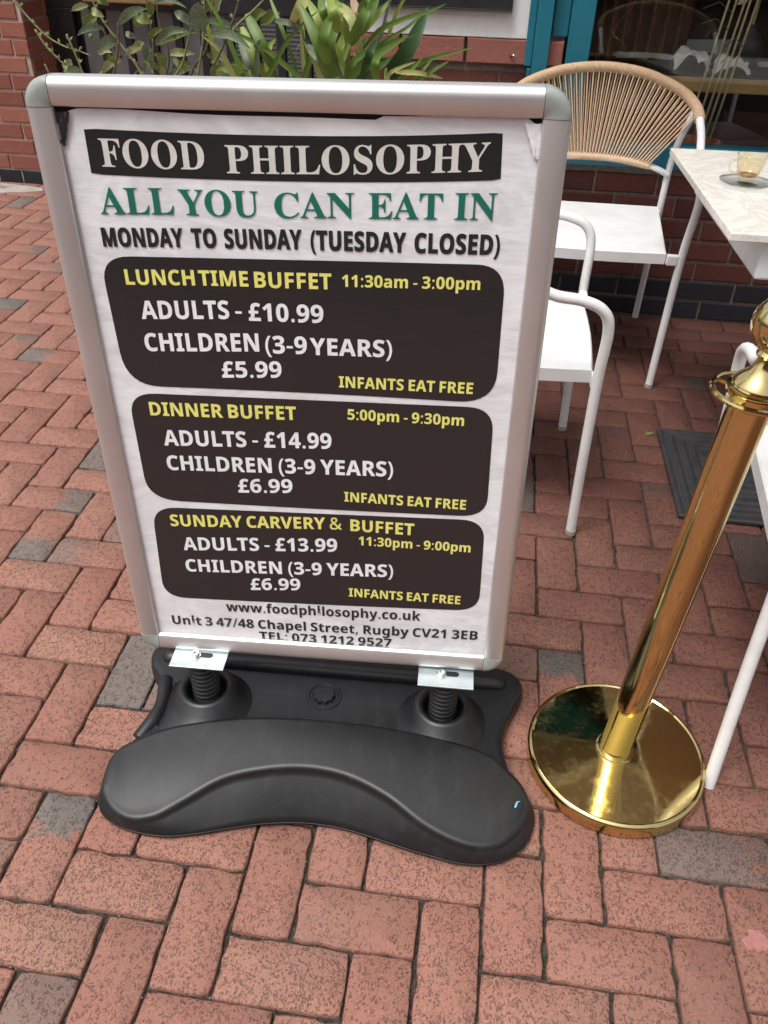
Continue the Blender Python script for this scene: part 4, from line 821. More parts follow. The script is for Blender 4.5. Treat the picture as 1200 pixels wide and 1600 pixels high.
G = json.loads(r'''{"sans":{"&":[718,[[273,-10,210,-4,156,12,112,40,79,78,59,126,52,182,56,229,70,270,93,303,123,333,160,361,203,388,182,412,163,437,145,464,130,492,121,523,118,558,123,603,139,640,166,670,202,693,246,706,298,711,347,706,388,693,422,671,447,641,463,604,468,560,463,521,450,486,428,455,399,427,366,401,327,376,517,194,540,227,558,264,568,291,577,320,585,350,672,350,661,309,648,270,633,233,616,199,596,168,572,139,716,0,599,0,514,82,482,57,447,34,411,16,370,2,324,-7],[274,427,309,449,337,470,357,491,376,523,382,560,376,592,359,618,331,634,295,640,258,635,228,619,208,593,202,559,207,525,221,494,243,462],[275,67,315,69,351,76,383,87,412,102,437,118,459,136,255,334,222,313,195,292,172,271,155,247,145,218,142,185,146,152,158,123,178,99,205,81,238,70]]],"(":[294,[[183,-155,138,-95,102,-30,74,41,55,115,43,191,39,269,43,347,55,424,74,499,102,571,138,638,183,700,265,700,223,636,188,569,161,497,142,422,130,347,126,270,130,194,142,120,161,47,188,-24,222,-92,264,-155]]],")":[294,[[30,-155,72,-92,106,-24,133,47,152,120,164,194,168,270,164,347,152,422,133,497,106,569,71,636,29,700,111,700,156,638,192,571,220,499,239,424,251,347,255,269,251,191,239,115,220,41,192,-30,156,-95,111,-155]]],",":[263,[[40,-126,68,-4,77,39,84,78,89,114,181,114,188,103,178,67,166,29,151,-11,104,-126]]],"-":[316,[[39,224,39,301,276,301,276,224]]],".":[263,[[130,-14,108,-10,88,2,75,23,71,53,75,84,88,104,108,115,130,119,154,115,174,104,188,84,192,53,188,23,174,2,154,-10]]],"/":[365,[[10,0,271,700,355,700,94,0]]],"0":[561,[[279,-10,203,1,141,33,94,86,61,158,42,246,35,350,38,422,46,487,59,544,78,593,104,635,136,668,176,691,224,706,279,711,356,700,417,668,465,616,498,544,518,455,524,350,522,278,514,214,500,157,481,107,455,66,423,33,383,9,335,-5],[279,110,312,116,338,136,356,170,368,216,375,276,377,350,375,423,368,483,356,530,338,564,312,584,279,591,246,584,221,564,203,530,191,483,185,423,182,350,185,277,191,217,203,170,221,137,246,116]]],"1":[561,[[257,0,257,405,258,471,261,544,240,523,210,496,129,431,58,520,283,700,405,700,405,0]]],"2":[561,[[39,0,39,103,215,280,300,371,328,406,347,438,358,470,362,503,356,540,339,566,312,581,276,586,237,582,198,568,172,553,145,536,118,515,37,610,68,635,101,659,138,679,180,695,212,703,247,708,287,710,331,707,370,699,405,685,436,666,461,644,482,617,497,587,506,555,509,520,506,483,498,448,486,415,468,383,446,352,419,321,388,288,353,253,314,216,223,131,223,124,528,124,528,0]]],"3":[561,[[239,-10,166,-6,99,7,37,28,37,154,68,140,99,129,132,120,164,113,195,109,223,108,271,111,308,120,335,135,359,168,367,213,363,240,352,262,332,280,300,293,273,298,239,302,198,303,145,303,145,417,199,417,239,418,272,422,297,429,326,443,344,462,353,485,356,511,350,544,333,569,302,585,256,590,224,588,195,582,169,573,135,556,107,539,38,641,67,660,99,676,135,690,174,701,218,708,267,710,334,705,391,690,438,666,473,633,494,592,501,543,496,498,482,459,457,427,426,402,390,382,350,369,350,366,402,356,444,339,478,315,502,284,517,247,521,204,518,165,508,128,492,95,468,65,437,39,399,18,354,3,301,-7]]],"4":[561,[[316,0,316,145,17,145,17,248,323,700,460,700,460,260,544,260,544,145,460,145,460,0],[147,260,316,260,316,378,317,433,319,494,322,530,318,530,299,492,275,454]]],"5":[561,[[236,-10,200,-9,166,-5,133,0,102,8,74,17,48,28,48,156,74,144,103,133,135,124,169,117,201,112,231,111,272,114,305,123,332,138,351,159,363,187,367,222,351,280,304,316,226,327,198,326,170,322,121,312,62,343,88,700,468,700,468,574,218,574,205,437,241,444,294,447,335,444,373,436,408,422,439,404,465,380,487,351,503,317,512,278,516,234,508,164,484,104,445,55,390,19,321,-3]]],"6":[561,[[290,-10,244,-6,201,5,161,23,125,49,94,83,69,124,50,173,38,231,34,297,35,337,38,377,43,417,50,455,61,492,74,528,91,562,111,593,136,621,165,646,198,667,237,685,280,697,330,705,385,708,433,706,479,701,479,582,439,590,395,592,341,589,296,580,260,565,232,544,209,518,193,488,182,453,174,415,171,373,176,373,200,405,233,431,260,444,292,452,328,455,386,448,434,429,474,397,504,353,522,299,528,233,521,163,500,103,464,55,416,19,358,-3],[287,109,326,116,358,139,373,162,382,193,385,231,379,277,362,312,332,334,290,341,260,338,233,327,211,311,195,290,185,267,181,244,184,212,193,181,208,153,229,129,255,114]]],"7":[561,[[109,0,372,575,26,575,26,700,528,700,528,607,264,0]]],"8":[561,[[280,-10,208,-4,147,12,99,40,63,78,41,123,34,177,39,223,52,262,74,294,102,322,133,345,169,366,139,387,112,410,89,437,70,467,60,502,56,541,59,576,70,607,87,634,110,657,138,676,170,690,205,700,242,707,280,709,320,707,357,700,392,690,423,676,450,657,473,634,490,607,500,576,504,540,500,501,488,466,468,437,442,411,412,389,378,370,415,348,449,324,480,296,504,263,520,225,525,181,522,144,512,111,495,80,471,54,442,32,408,14,369,1,327,-7],[280,431,312,449,339,469,358,495,365,529,359,560,341,582,313,596,279,601,246,596,219,582,201,560,195,529,201,496,221,471,248,449],[278,99,326,105,361,123,381,150,388,185,384,210,372,232,355,251,334,268,286,298,273,305,245,290,221,273,200,255,179,223,172,186,178,151,198,124,232,105]]],"9":[561,[[174,-10,126,-8,80,-3,80,116,122,109,165,106,218,109,263,118,299,134,328,155,350,180,367,211,378,245,385,283,389,324,383,324,359,293,329,267,303,254,269,246,228,243,173,250,125,269,85,301,55,345,37,399,31,465,39,535,60,594,96,643,143,679,201,701,270,708,316,704,359,693,399,675,435,649,466,615,491,574,510,524,522,467,525,401,524,361,521,321,517,282,509,243,499,206,486,170,469,136,448,105,424,77,395,52,361,31,323,13,279,0,230,-7],[270,357,301,360,327,372,348,388,365,408,375,431,378,454,375,486,367,518,352,546,331,569,305,584,273,589,233,582,202,560,187,536,178,505,174,467,180,421,198,386,228,364]]],":":[263,[[130,406,108,410,88,421,75,442,71,472,75,504,88,524,108,535,130,539,154,535,174,524,188,504,192,472,188,442,174,421,154,410],[130,-14,108,-10,88,2,75,23,71,53,75,84,88,104,108,115,130,119,154,115,174,104,188,84,192,53,188,23,174,2,154,-10]]],"A":[676,[[0,0,247,703,428,703,676,0,517,0,466,167,211,167,160,0],[248,291,430,291,378,454,366,496,351,548,338,594,325,545,309,491,298,454]]],"B":[659,[[88,0,88,700,306,700,392,696,462,682,518,661,557,628,581,582,589,522,586,485,577,451,561,421,540,398,513,381,481,372,481,367,515,357,545,342,570,321,590,291,599,267,605,237,607,203,599,144,576,94,538,54,487,24,424,6,350,0],[236,422,322,422,361,425,391,432,412,443,431,468,437,503,430,537,408,561,384,570,353,576,315,578,236,578],[236,123,333,123,373,125,404,134,426,149,446,179,453,218,446,253,426,281,403,294,371,302,328,305,236,305]]],"C":[624,[[372,-10,304,-5,245,10,194,35,151,69,116,110,90,160,72,217,61,280,57,349,61,417,74,479,95,536,124,586,162,629,206,664,259,689,318,705,385,710,420,708,455,704,490,696,524,687,558,675,590,661,542,540,503,558,463,572,424,583,385,586,333,579,289,558,255,522,230,475,215,417,210,348,214,279,228,221,251,175,285,141,329,121,385,114,428,116,471,124,500,131,531,140,564,151,564,26,533,15,503,6,472,-1,441,-6,408,-9]]],"D":[725,[[88,0,88,700,308,700,378,696,441,682,498,661,548,630,590,592,624,545,649,491,664,428,669,357,657,248,624,159,568,90,525,57,475,32,418,14,356,4,286,0],[236,123,300,123,377,132,437,159,480,205,506,270,515,353,509,424,492,481,464,524,425,554,375,572,316,578,236,578]]],"E":[549,[[88,0,88,700,491,700,491,578,236,578,236,424,473,424,473,303,236,303,236,123,491,123,491,0]]],"F":[538,[[88,0,88,700,489,700,489,578,234,578,234,398,471,398,471,276,234,276,234,0]]],"H":[750,[[88,0,88,700,236,700,236,425,514,425,514,700,662,700,662,0,514,0,514,302,236,302,236,0]]],"I":[381,[[31,0,31,84,117,124,117,576,31,616,31,700,350,700,350,616,265,576,265,124,350,84,350,0]]],"L":[554,[[88,0,88,700,236,700,236,123,520,123,520,0]]],"M":[924,[[88,0,88,700,290,700,456,165,459,165,634,700,836,700,836,0,698,0,698,331,699,408,702,490,705,548,701,548,520,0,384,0,216,549,212,549,216,490,219,406,221,325,221,0]]],"N":[797,[[88,0,88,700,275,700,579,175,582,175,577,273,575,369,575,700,709,700,709,0,520,0,216,529,212,529,218,429,221,329,221,0]]],"O":[780,[[390,-10,319,-5,256,10,202,35,157,69,121,112,93,162,73,219,61,282,57,352,61,421,73,484,93,541,121,591,157,632,202,666,256,691,319,706,391,711,462,706,525,691,578,666,623,632,660,590,688,541,708,484,719,420,723,351,719,281,708,218,688,161,660,111,623,69,578,35,525,10,462,-5],[390,115,448,122,493,143,526,178,549,225,563,283,568,351,563,419,549,477,526,524,493,559,448,580,391,587,334,580,289,559,255,524,231,477,217,419,213,351,217,283,231,225,255,178,289,143,334,122]]],"R":[647,[[88,0,88,700,292,700,379,694,450,677,503,648,541,607,564,555,571,490,567,445,553,406,532,373,505,346,474,323,441,305,647,0,482,0,316,269,236,269,236,0],[236,389,284,389,329,392,364,400,390,414,414,444,421,486,413,529,388,557,361,569,325,576,281,578,236,578]]],"S":[540,[[243,-10,172,-5,106,9,45,32,45,171,79,157,113,143,149,131,184,121,220,115,255,113,302,118,333,134,350,158,356,187,346,223,317,251,288,268,256,285,220,302,167,329,139,347,112,370,89,396,70,428,57,466,53,511,60,569,81,618,117,657,164,686,222,704,290,710,326,708,361,704,395,697,428,687,463,675,498,661,450,545,419,557,390,567,364,575,325,583,285,586,248,581,221,567,204,544,198,516,206,482,231,457,257,441,290,423,330,404,364,387,395,370,422,351,455,321,480,286,492,259,499,229,501,194,493,136,471,87,434,46,383,15,319,-4]]],"T":[568,[[210,0,210,576,20,576,20,700,548,700,548,576,358,576,358,0]]],"U":[741,[[368,-10,282,-2,212,22,156,61,116,114,91,176,83,249,83,700,231,700,231,272,235,220,247,179,267,150,294,130,329,119,372,115,415,119,451,132,477,153,495,183,506,223,510,273,510,700,658,700,658,247,654,200,644,157,626,116,601,80,569,49,530,24,483,5,429,-6]]],"V":[637,[[237,0,0,700,150,700,281,283,293,244,308,183,319,129,329,183,344,244,355,283,487,700,637,700,399,0]]],"Y":[612,[[232,0,232,268,0,700,161,700,306,412,452,700,612,700,379,273,379,0]]],"a":[592,[[207,-10,162,-5,122,9,88,32,62,65,46,107,41,160,48,212,68,254,101,286,147,309,207,324,280,330,373,333,373,357,368,393,351,419,325,433,290,438,251,435,214,427,176,414,139,399,91,498,121,512,153,524,187,533,222,540,259,545,296,546,362,541,417,525,461,499,493,463,512,415,519,357,519,0,417,0,388,73,384,73,361,46,337,25,312,10,283,-1,248,-8],[262,97,305,104,341,125,365,159,373,204,373,248,317,246,274,242,242,234,219,221,198,193,191,159,196,130,211,111,233,101]]],"b":[620,[[371,-10,334,-7,303,0,278,11,247,34,223,59,213,59,188,0,76,0,76,745,223,745,223,571,221,512,217,466,223,466,248,496,280,522,307,535,338,542,374,545,431,537,479,514,520,475,552,421,570,352,576,269,570,184,551,115,520,61,478,22,428,-2],[329,109,370,119,401,150,416,182,424,222,427,271,424,319,415,358,400,389,369,418,327,428,279,420,248,393,234,365,226,329,223,285,223,270,225,222,233,182,246,150,265,127,293,113]]],"c":[504,[[294,-10,220,-2,159,20,109,56,73,109,51,178,44,265,48,326,59,379,77,424,103,462,133,492,170,516,212,532,257,542,307,545,342,544,374,540,402,534,440,522,473,509,430,396,366,419,336,425,307,427,244,409,206,355,193,266,196,217,206,177,223,147,246,126,274,113,307,109,350,112,388,121,423,136,457,155,457,30,423,12,387,0,360,-6,329,-9]]],"d":[620,[[246,-10,190,-2,142,21,100,60,69,114,50,183,44,267,50,351,69,420,101,474,143,514,192,537,250,545,286,542,318,535,345,522,378,497,404,467,409,467,402,512,398,573,398,745,544,745,544,0,432,0,404,70,398,70,373,39,340,13,314,0,282,-7],[297,107,333,111,362,123,382,143,396,170,405,206,408,250,408,266,405,314,397,354,384,385,363,408,334,422,295,426,252,416,220,385,204,353,195,313,192,265,195,217,204,177,220,147,253,117]]],"e":[579,[[319,-10,267,-6,220,3,176,20,138,43,106,74,79,111,60,155,48,206,44,264,48,323,58,375,76,420,100,458,130,489,165,514,205,531,249,542,297,545,366,538,424,517,472,482,508,434,530,374,537,302,537,231,192,231,197,193,209,161,229,134,255,115,287,103,325,99,359,100,390,104,420,109,448,117,477,128,507,141,507,28,480,17,453,7,424,0,393,-6,358,-9],[195,328,400,328,393,373,374,409,343,433,298,441,259,434,228,414,212,392,201,364]]],"f":[379,[[100,0,100,425,20,425,20,496,100,535,100,574,103,617,110,652,123,681,151,713,189,734,219,743,252,748,289,750,330,748,367,743,399,736,423,727,386,620,350,630,329,633,305,634,279,630,260,616,250,595,246,569,246,535,372,535,372,425,246,425,246,0]]],"g":[620,[[276,-235,239,-234,204,-232,171,-228,139,-223,107,-214,76,-204,76,-87,144,-110,213,-124,285,-128,348,-115,385,-74,398,-7,398,4,399,38,402,70,398,70,378,44,357,24,332,9,306,-2,277,-8,246,-10,187,-2,138,23,98,63,68,118,50,186,44,267,50,348,69,416,99,471,140,512,190,537,250,545,311,536,363,510,405,467,409,467,421,535,544,535,544,-1,537,-71,514,-129,476,-175,424,-209,357,-229],[298,105,332,108,360,119,381,137,396,163,405,200,408,248,408,266,405,318,396,359,381,389,360,410,332,422,296,426,239,408,205,355,193,265,205,176,240,123]]],"h":[644,[[76,0,76,745,223,745,223,593,220,518,216,467,223,467,242,492,264,511,289,526,317,537,347,543,378,545,433,540,479,524,518,498,547,461,565,411,570,349,570,0,424,0,424,313,415,377,386,416,338,428,299,423,269,408,248,383,234,348,225,304,223,252,223,0]]],"i":[299,[[150,602,119,606,94,618,76,639,71,673,76,708,94,730,119,741,150,745,180,741,206,730,223,708,229,673,223,639,206,618,180,606],[76,0,76,535,223,535,223,0]]],"k":[608,[[76,0,76,745,223,745,223,412,220,351,215,291,217,291,247,333,280,372,430,535,595,535,382,303,608,0,439,0,285,217,223,167,223,0]]],"l":[299,[[76,0,76,745,223,745,223,0]]],"m":[963,[[76,0,76,535,188,535,208,467,216,467,234,492,256,511,283,526,312,537,341,543,372,545,409,543,442,537,471,526,508,502,534,467,547,467,565,492,588,511,615,526,644,537,674,543,705,545,761,540,807,524,843,498,868,461,884,411,889,349,889,0,743,0,743,313,734,377,707,416,663,428,628,424,600,410,580,387,567,356,559,316,556,269,556,0,410,0,410,313,401,377,374,416,329,428,293,423,265,408,246,383,233,348,225,304,223,252,223,0]]],"n":[644,[[76,0,76,535,188,535,208,467,216,467,235,492,258,511,286,526,316,537,348,543,380,545,434,540,480,524,519,498,547,461,565,411,570,349,570,0,424,0,424,313,422,348,415,377,404,399,377,421,338,428,298,423,268,408,247,383,233,348,225,304,223,252,223,0]]],"o":[607,[[302,-10,254,-6,210,5,169,23,133,47,102,79,77,117,59,162,48,212,44,269,52,351,75,419,114,473,166,513,230,537,305,545,353,541,398,531,438,513,474,488,504,457,529,419,548,375,559,325,563,269,555,186,531,118,493,63,440,22,377,-2],[304,108,339,112,367,126,388,149,402,180,411,220,414,269,411,317,402,357,388,388,367,410,338,423,303,427,268,423,240,410,219,388,205,357,196,317,193,269,196,220,205,180,219,149,240,126,268,112]]],"p":[620,[[76,-235,76,535,195,535,216,466,223,466,248,496,280,521,307,535,338,542,374,545,431,537,479,514,520,475,552,421,570,352,576,269,570,185,551,116,519,61,476,22,427,-2,371,-10,335,-7,304,0,278,11,247,34,223,59,215,59,221,19,223,-20,223,-235],[329,109,373,119,403,150,417,182,425,222,427,271,416,358,383,411,327,428,279,420,248,393,234,365,226,329,223,285,223,270,225,222,233,182,246,150,265,127,293,113]]],"r":[445,[[76,0,76,535,187,535,209,445,216,445,233,471,255,495,280,516,309,532,341,542,375,545,401,544,424,541,414,404,394,407,371,409,334,405,299,396,268,378,244,353,228,318,223,273,223,0]]],"s":[487,[[222,-10,186,-9,154,-7,125,-2,85,7,45,22,45,142,75,130,106,119,138,110,170,103,200,98,226,97,263,100,288,110,301,124,306,143,304,156,298,168,287,179,267,192,235,208,190,227,159,242,131,256,108,270,80,293,60,321,48,355,44,396,51,442,70,479,102,508,145,528,196,541,256,545,289,544,320,541,351,535,381,527,412,516,444,503,400,398,325,426,290,434,254,437,205,428,189,402,191,390,198,379,210,368,230,357,301,325,330,313,357,300,380,287,410,264,432,237,445,202,450,159,444,109,424,67,393,34,348,10,291,-5]]],"t":[425,[[260,-10,214,-6,174,6,140,27,114,60,102,89,95,125,92,168,92,425,23,425,23,487,103,536,145,649,238,649,238,535,388,535,388,425,238,425,238,168,243,141,256,122,276,111,302,107,326,108,349,112,394,124,394,15,368,6,336,-2,299,-8]]],"u":[644,[[264,-10,210,-5,164,11,125,37,97,74,79,124,74,186,74,535,220,535,220,223,222,188,229,159,240,136,267,114,306,107,346,112,376,127,397,152,411,187,419,231,421,283,421,535,568,535,568,0,456,0,436,69,428,69,409,44,386,24,358,9,328,-2,296,-8]]],"w":[839,[[162,0,10,535,155,535,217,298,229,239,239,173,246,123,250,123,254,159,261,207,269,251,274,278,340,535,501,535,564,278,573,234,583,173,587,123,591,123,598,171,609,238,622,298,686,535,829,535,675,0,517,0,475,187,464,237,448,307,431,377,421,423,417,423,406,377,390,307,373,236,362,185,319,0]]],"y":[558,[[108,-235,65,-233,33,-227,33,-112,59,-116,91,-118,132,-111,164,-90,188,-59,204,-23,213,4,0,535,160,535,261,234,273,190,278,141,281,141,290,190,302,234,401,535,558,535,331,-69,308,-120,278,-161,243,-194,202,-217,157,-231]]],"£":[560,[[40,0,520,0,520,118,228,118,262,165,275,225,275,300,430,300,430,395,275,395,275,500,290,555,325,590,375,598,430,588,485,560,525,665,455,700,370,712,270,700,190,650,145,580,135,490,135,395,55,395,55,300,135,300,135,210,120,155,85,125,40,105]]]},"serif":{"A":[637,[[-13,0,-13,26,13,31,34,44,53,69,72,109,301,680,327,679,561,126,582,81,600,50,620,32,647,26,647,0,334,0,334,26,378,31,405,44,414,67,410,87,398,119,369,193,151,193,115,103,110,86,109,71,127,37,180,26,186,26,186,0],[166,234,353,234,258,466]]],"C":[683,[[374,-16,312,-11,254,4,200,29,153,62,114,104,81,152,57,208,43,268,38,333,43,398,58,458,82,512,115,560,155,601,202,635,256,659,315,674,378,679,426,675,478,663,536,642,551,637,566,635,595,646,612,679,637,679,637,450,613,450,588,506,557,554,520,594,479,623,435,641,387,647,323,634,274,596,238,533,217,444,210,330,218,224,241,141,280,82,335,46,406,34,445,38,484,48,522,65,560,89,594,119,625,155,653,129,609,77,560,37,504,8,442,-10]]],"D":[723,[[29,0,29,25,68,31,92,43,104,67,108,109,108,546,103,594,89,622,62,636,22,640,22,665,323,665,432,655,521,626,592,578,642,513,673,431,683,332,669,213,627,120,557,53,459,13,333,0],[324,35,383,44,430,68,466,109,491,167,507,242,512,334,504,442,482,525,445,585,392,620,325,632,295,629,277,618,268,597,266,562,266,105,268,70,277,50,294,39]]],"E":[645,[[21,0,21,25,64,29,91,43,105,70,110,114,110,538,105,591,91,621,64,635,24,640,24,665,582,665,582,467,560,467,547,521,526,563,496,593,456,613,403,624,338,628,311,627,292,625,279,619,272,608,268,591,267,567,267,359,282,359,322,363,354,374,378,393,397,420,411,457,421,504,444,504,444,173,420,173,415,209,408,240,398,265,379,293,351,311,316,321,271,324,267,324,267,98,270,68,280,51,301,43,336,40,381,42,422,47,457,56,489,69,517,87,541,109,563,137,582,170,600,209,627,209,587,0]]],"F":[590,[[23,0,23,25,65,33,91,49,104,77,109,123,109,547,104,591,90,618,63,632,21,640,21,665,574,665,574,467,551,467,543,504,532,536,519,563,491,593,452,614,420,622,381,628,335,629,292,627,279,623,271,615,267,601,266,581,266,361,277,361,317,364,349,376,373,395,392,422,406,459,415,506,441,506,441,173,416,173,407,224,393,264,374,293,350,311,317,323,275,326,266,326,266,118,268,86,274,62,286,45,306,34,335,28,374,25,374,0]]],"H":[764,[[23,0,23,25,65,32,91,46,104,73,109,118,109,553,104,593,91,619,65,633,24,640,24,665,353,665,353,640,321,636,298,630,282,621,273,606,267,584,266,553,266,366,499,366,499,553,497,584,493,606,483,621,468,630,444,636,412,640,412,665,740,665,740,640,698,633,672,619,660,594,656,553,656,118,660,76,673,48,698,32,740,25,740,0,412,0,412,25,454,31,480,45,494,71,499,118,499,322,266,322,266,118,270,73,283,46,310,32,353,25,353,0]]],"I":[380,[[20,0,20,25,62,33,89,47,105,71,110,110,110,565,105,602,92,624,65,635,20,640,20,665,357,665,357,640,313,635,286,624,271,602,267,565,267,113,268,86,273,65,284,49,300,38,325,31,359,25,359,0]]],"L":[622,[[23,0,23,25,65,32,91,46,104,73,109,118,109,553,104,594,91,620,65,634,24,640,24,665,365,665,365,640,330,638,304,633,286,623,274,608,268,585,266,553,266,121,267,90,271,69,278,54,292,46,312,42,341,40,386,42,425,48,459,58,489,72,516,92,540,116,561,146,580,183,597,225,623,225,586,0]]],"N":[720,[[588,-16,156,511,156,115,160,71,173,45,199,31,243,25,243,0,26,0,26,25,57,28,79,34,94,44,104,60,109,83,111,115,111,567,71,614,53,632,26,640,26,665,228,665,570,246,570,551,569,582,564,604,554,620,538,630,515,636,483,640,483,665,700,665,700,640,657,634,632,620,620,593,616,550,616,-16]]],"O":[767,[[380,-16,333,-13,288,-4,246,11,207,31,170,55,138,84,109,118,85,154,66,195,52,239,43,284,40,332,43,380,52,426,66,469,85,509,109,546,138,580,171,609,208,634,248,654,292,669,338,677,387,680,434,677,479,669,521,654,561,635,597,611,629,582,658,549,682,512,701,471,716,428,724,381,727,332,724,284,716,239,701,195,682,154,657,118,628,84,595,55,558,31,518,11,475,-4,429,-13],[386,18,447,30,493,68,527,131,547,219,554,332,549,427,533,505,507,567,472,611,430,638,379,647,319,634,272,597,239,534,218,446,212,332,217,238,233,160,259,98,294,53,336,27]]],"P":[610,[[23,0,23,25,65,32,91,46,104,73,109,118,109,553,104,593,91,619,65,633,24,640,24,665,312,665,387,662,447,655,490,642,521,626,547,605,569,580,584,552,594,520,597,484,590,432,570,388,535,350,487,322,427,306,353,300,266,300,266,118,270,73,283,46,310,32,353,25,353,0],[266,335,294,335,338,339,372,350,396,369,413,396,423,433,426,480,424,527,415,564,401,593,381,613,352,625,316,629,291,627,276,619,268,604,266,581]]],"S":[570,[[63,-16,63,230,91,230,110,165,133,113,163,73,198,44,239,27,287,22,322,25,351,35,375,52,399,87,407,130,398,171,372,205,328,233,237,278,185,307,144,337,112,369,90,403,77,441,73,484,75,522,84,557,98,588,117,615,140,637,168,656,199,669,233,678,270,680,301,679,335,673,412,654,425,650,437,649,458,657,468,680,495,680,495,466,471,466,460,501,446,533,428,562,408,587,386,608,362,626,324,643,283,649,238,642,204,622,182,592,174,555,181,520,200,491,220,474,245,458,275,442,370,398,407,379,438,360,463,340,492,309,511,274,521,237,524,194,521,154,511,117,495,84,472,55,444,31,410,11,371,-3,328,-12,280,-15,231,-11,207,-6,183,1,144,14,124,18,110,16,101,10,95,0,89,-16]]],"T":[618,[[134,0,134,25,179,30,207,45,222,73,227,118,227,632,218,632,170,627,129,613,95,589,69,555,52,514,42,464,16,464,16,665,599,665,599,463,574,463,547,557,486,613,392,632,384,632,384,118,389,72,403,44,432,30,478,25,478,0]]],"U":[719,[[362,-19,280,-12,215,8,167,42,133,89,113,151,107,226,107,553,102,593,89,619,63,633,22,640,22,665,351,665,351,640,319,636,296,630,280,621,270,606,265,584,264,553,264,204,267,151,278,108,297,75,323,51,358,37,401,32,496,55,553,121,572,232,572,552,568,592,554,618,526,633,479,640,479,665,692,665,692,640,654,631,632,615,620,590,617,552,617,265,610,173,589,100,554,47,505,11,441,-11]]],"Y":[621,[[148,0,148,25,191,32,217,46,230,73,234,118,234,261,68,565,43,605,21,626,1,635,-20,639,-20,665,302,665,302,639,285,639,261,637,243,631,231,621,227,608,230,592,239,571,363,329,486,534,503,568,509,595,490,628,435,639,430,639,430,665,641,665,641,639,617,633,597,619,578,599,559,571,391,297,391,118,396,73,409,46,435,32,478,25,478,0]]]}}''')
def text_loops(kind, s, a, m, b, h):
    fat = {'serif': 5, 'sans': 11, 'cond': 20}[kind]
    if kind == 'sans' and a[1] < -.36: fat = 8
    f = G['serif' if kind == 'serif' else 'sans']; cap = 681.0 if kind == 'serif' else 700.0; pen = 0; items_ = []; xmin, xmax = 1e9, -1e9
    for chh in s:
        if chh == ' ': pen += 210; continue
        adv, cs = f[chh]
        adv += fat
        if chh == 'i': cs = [[v + (45 if k_ % 2 else 0) for k_, v in enumerate(c)] if min(c[1::2]) > 520 else c for c in cs]
        for c in cs:
            xmin = min(xmin, pen + min(c[0::2])); xmax = max(xmax, pen + max(c[0::2]))
        items_.append((pen, cs)); pen += adv
    out = []
    for pen, cs in items_:
        lp = []
        for c in cs:
            pts = []
            for i in range(0, len(c), 2):
                t = (pen + c[i] - xmin) / (xmax - xmin); bx = a[0] + (b[0] - a[0]) * t
                bz = (1 - t) * (1 - 2 * t) * a[1] + 4 * t * (1 - t) * m[1] + t * (2 * t - 1) * b[1]
                pts.append((bx, bz + (c[i + 1] + 0) / (cap + fat) * h + fat * .5 / (cap + fat) * h))
            lp.append(pts)
        out.append(lp)
    return out
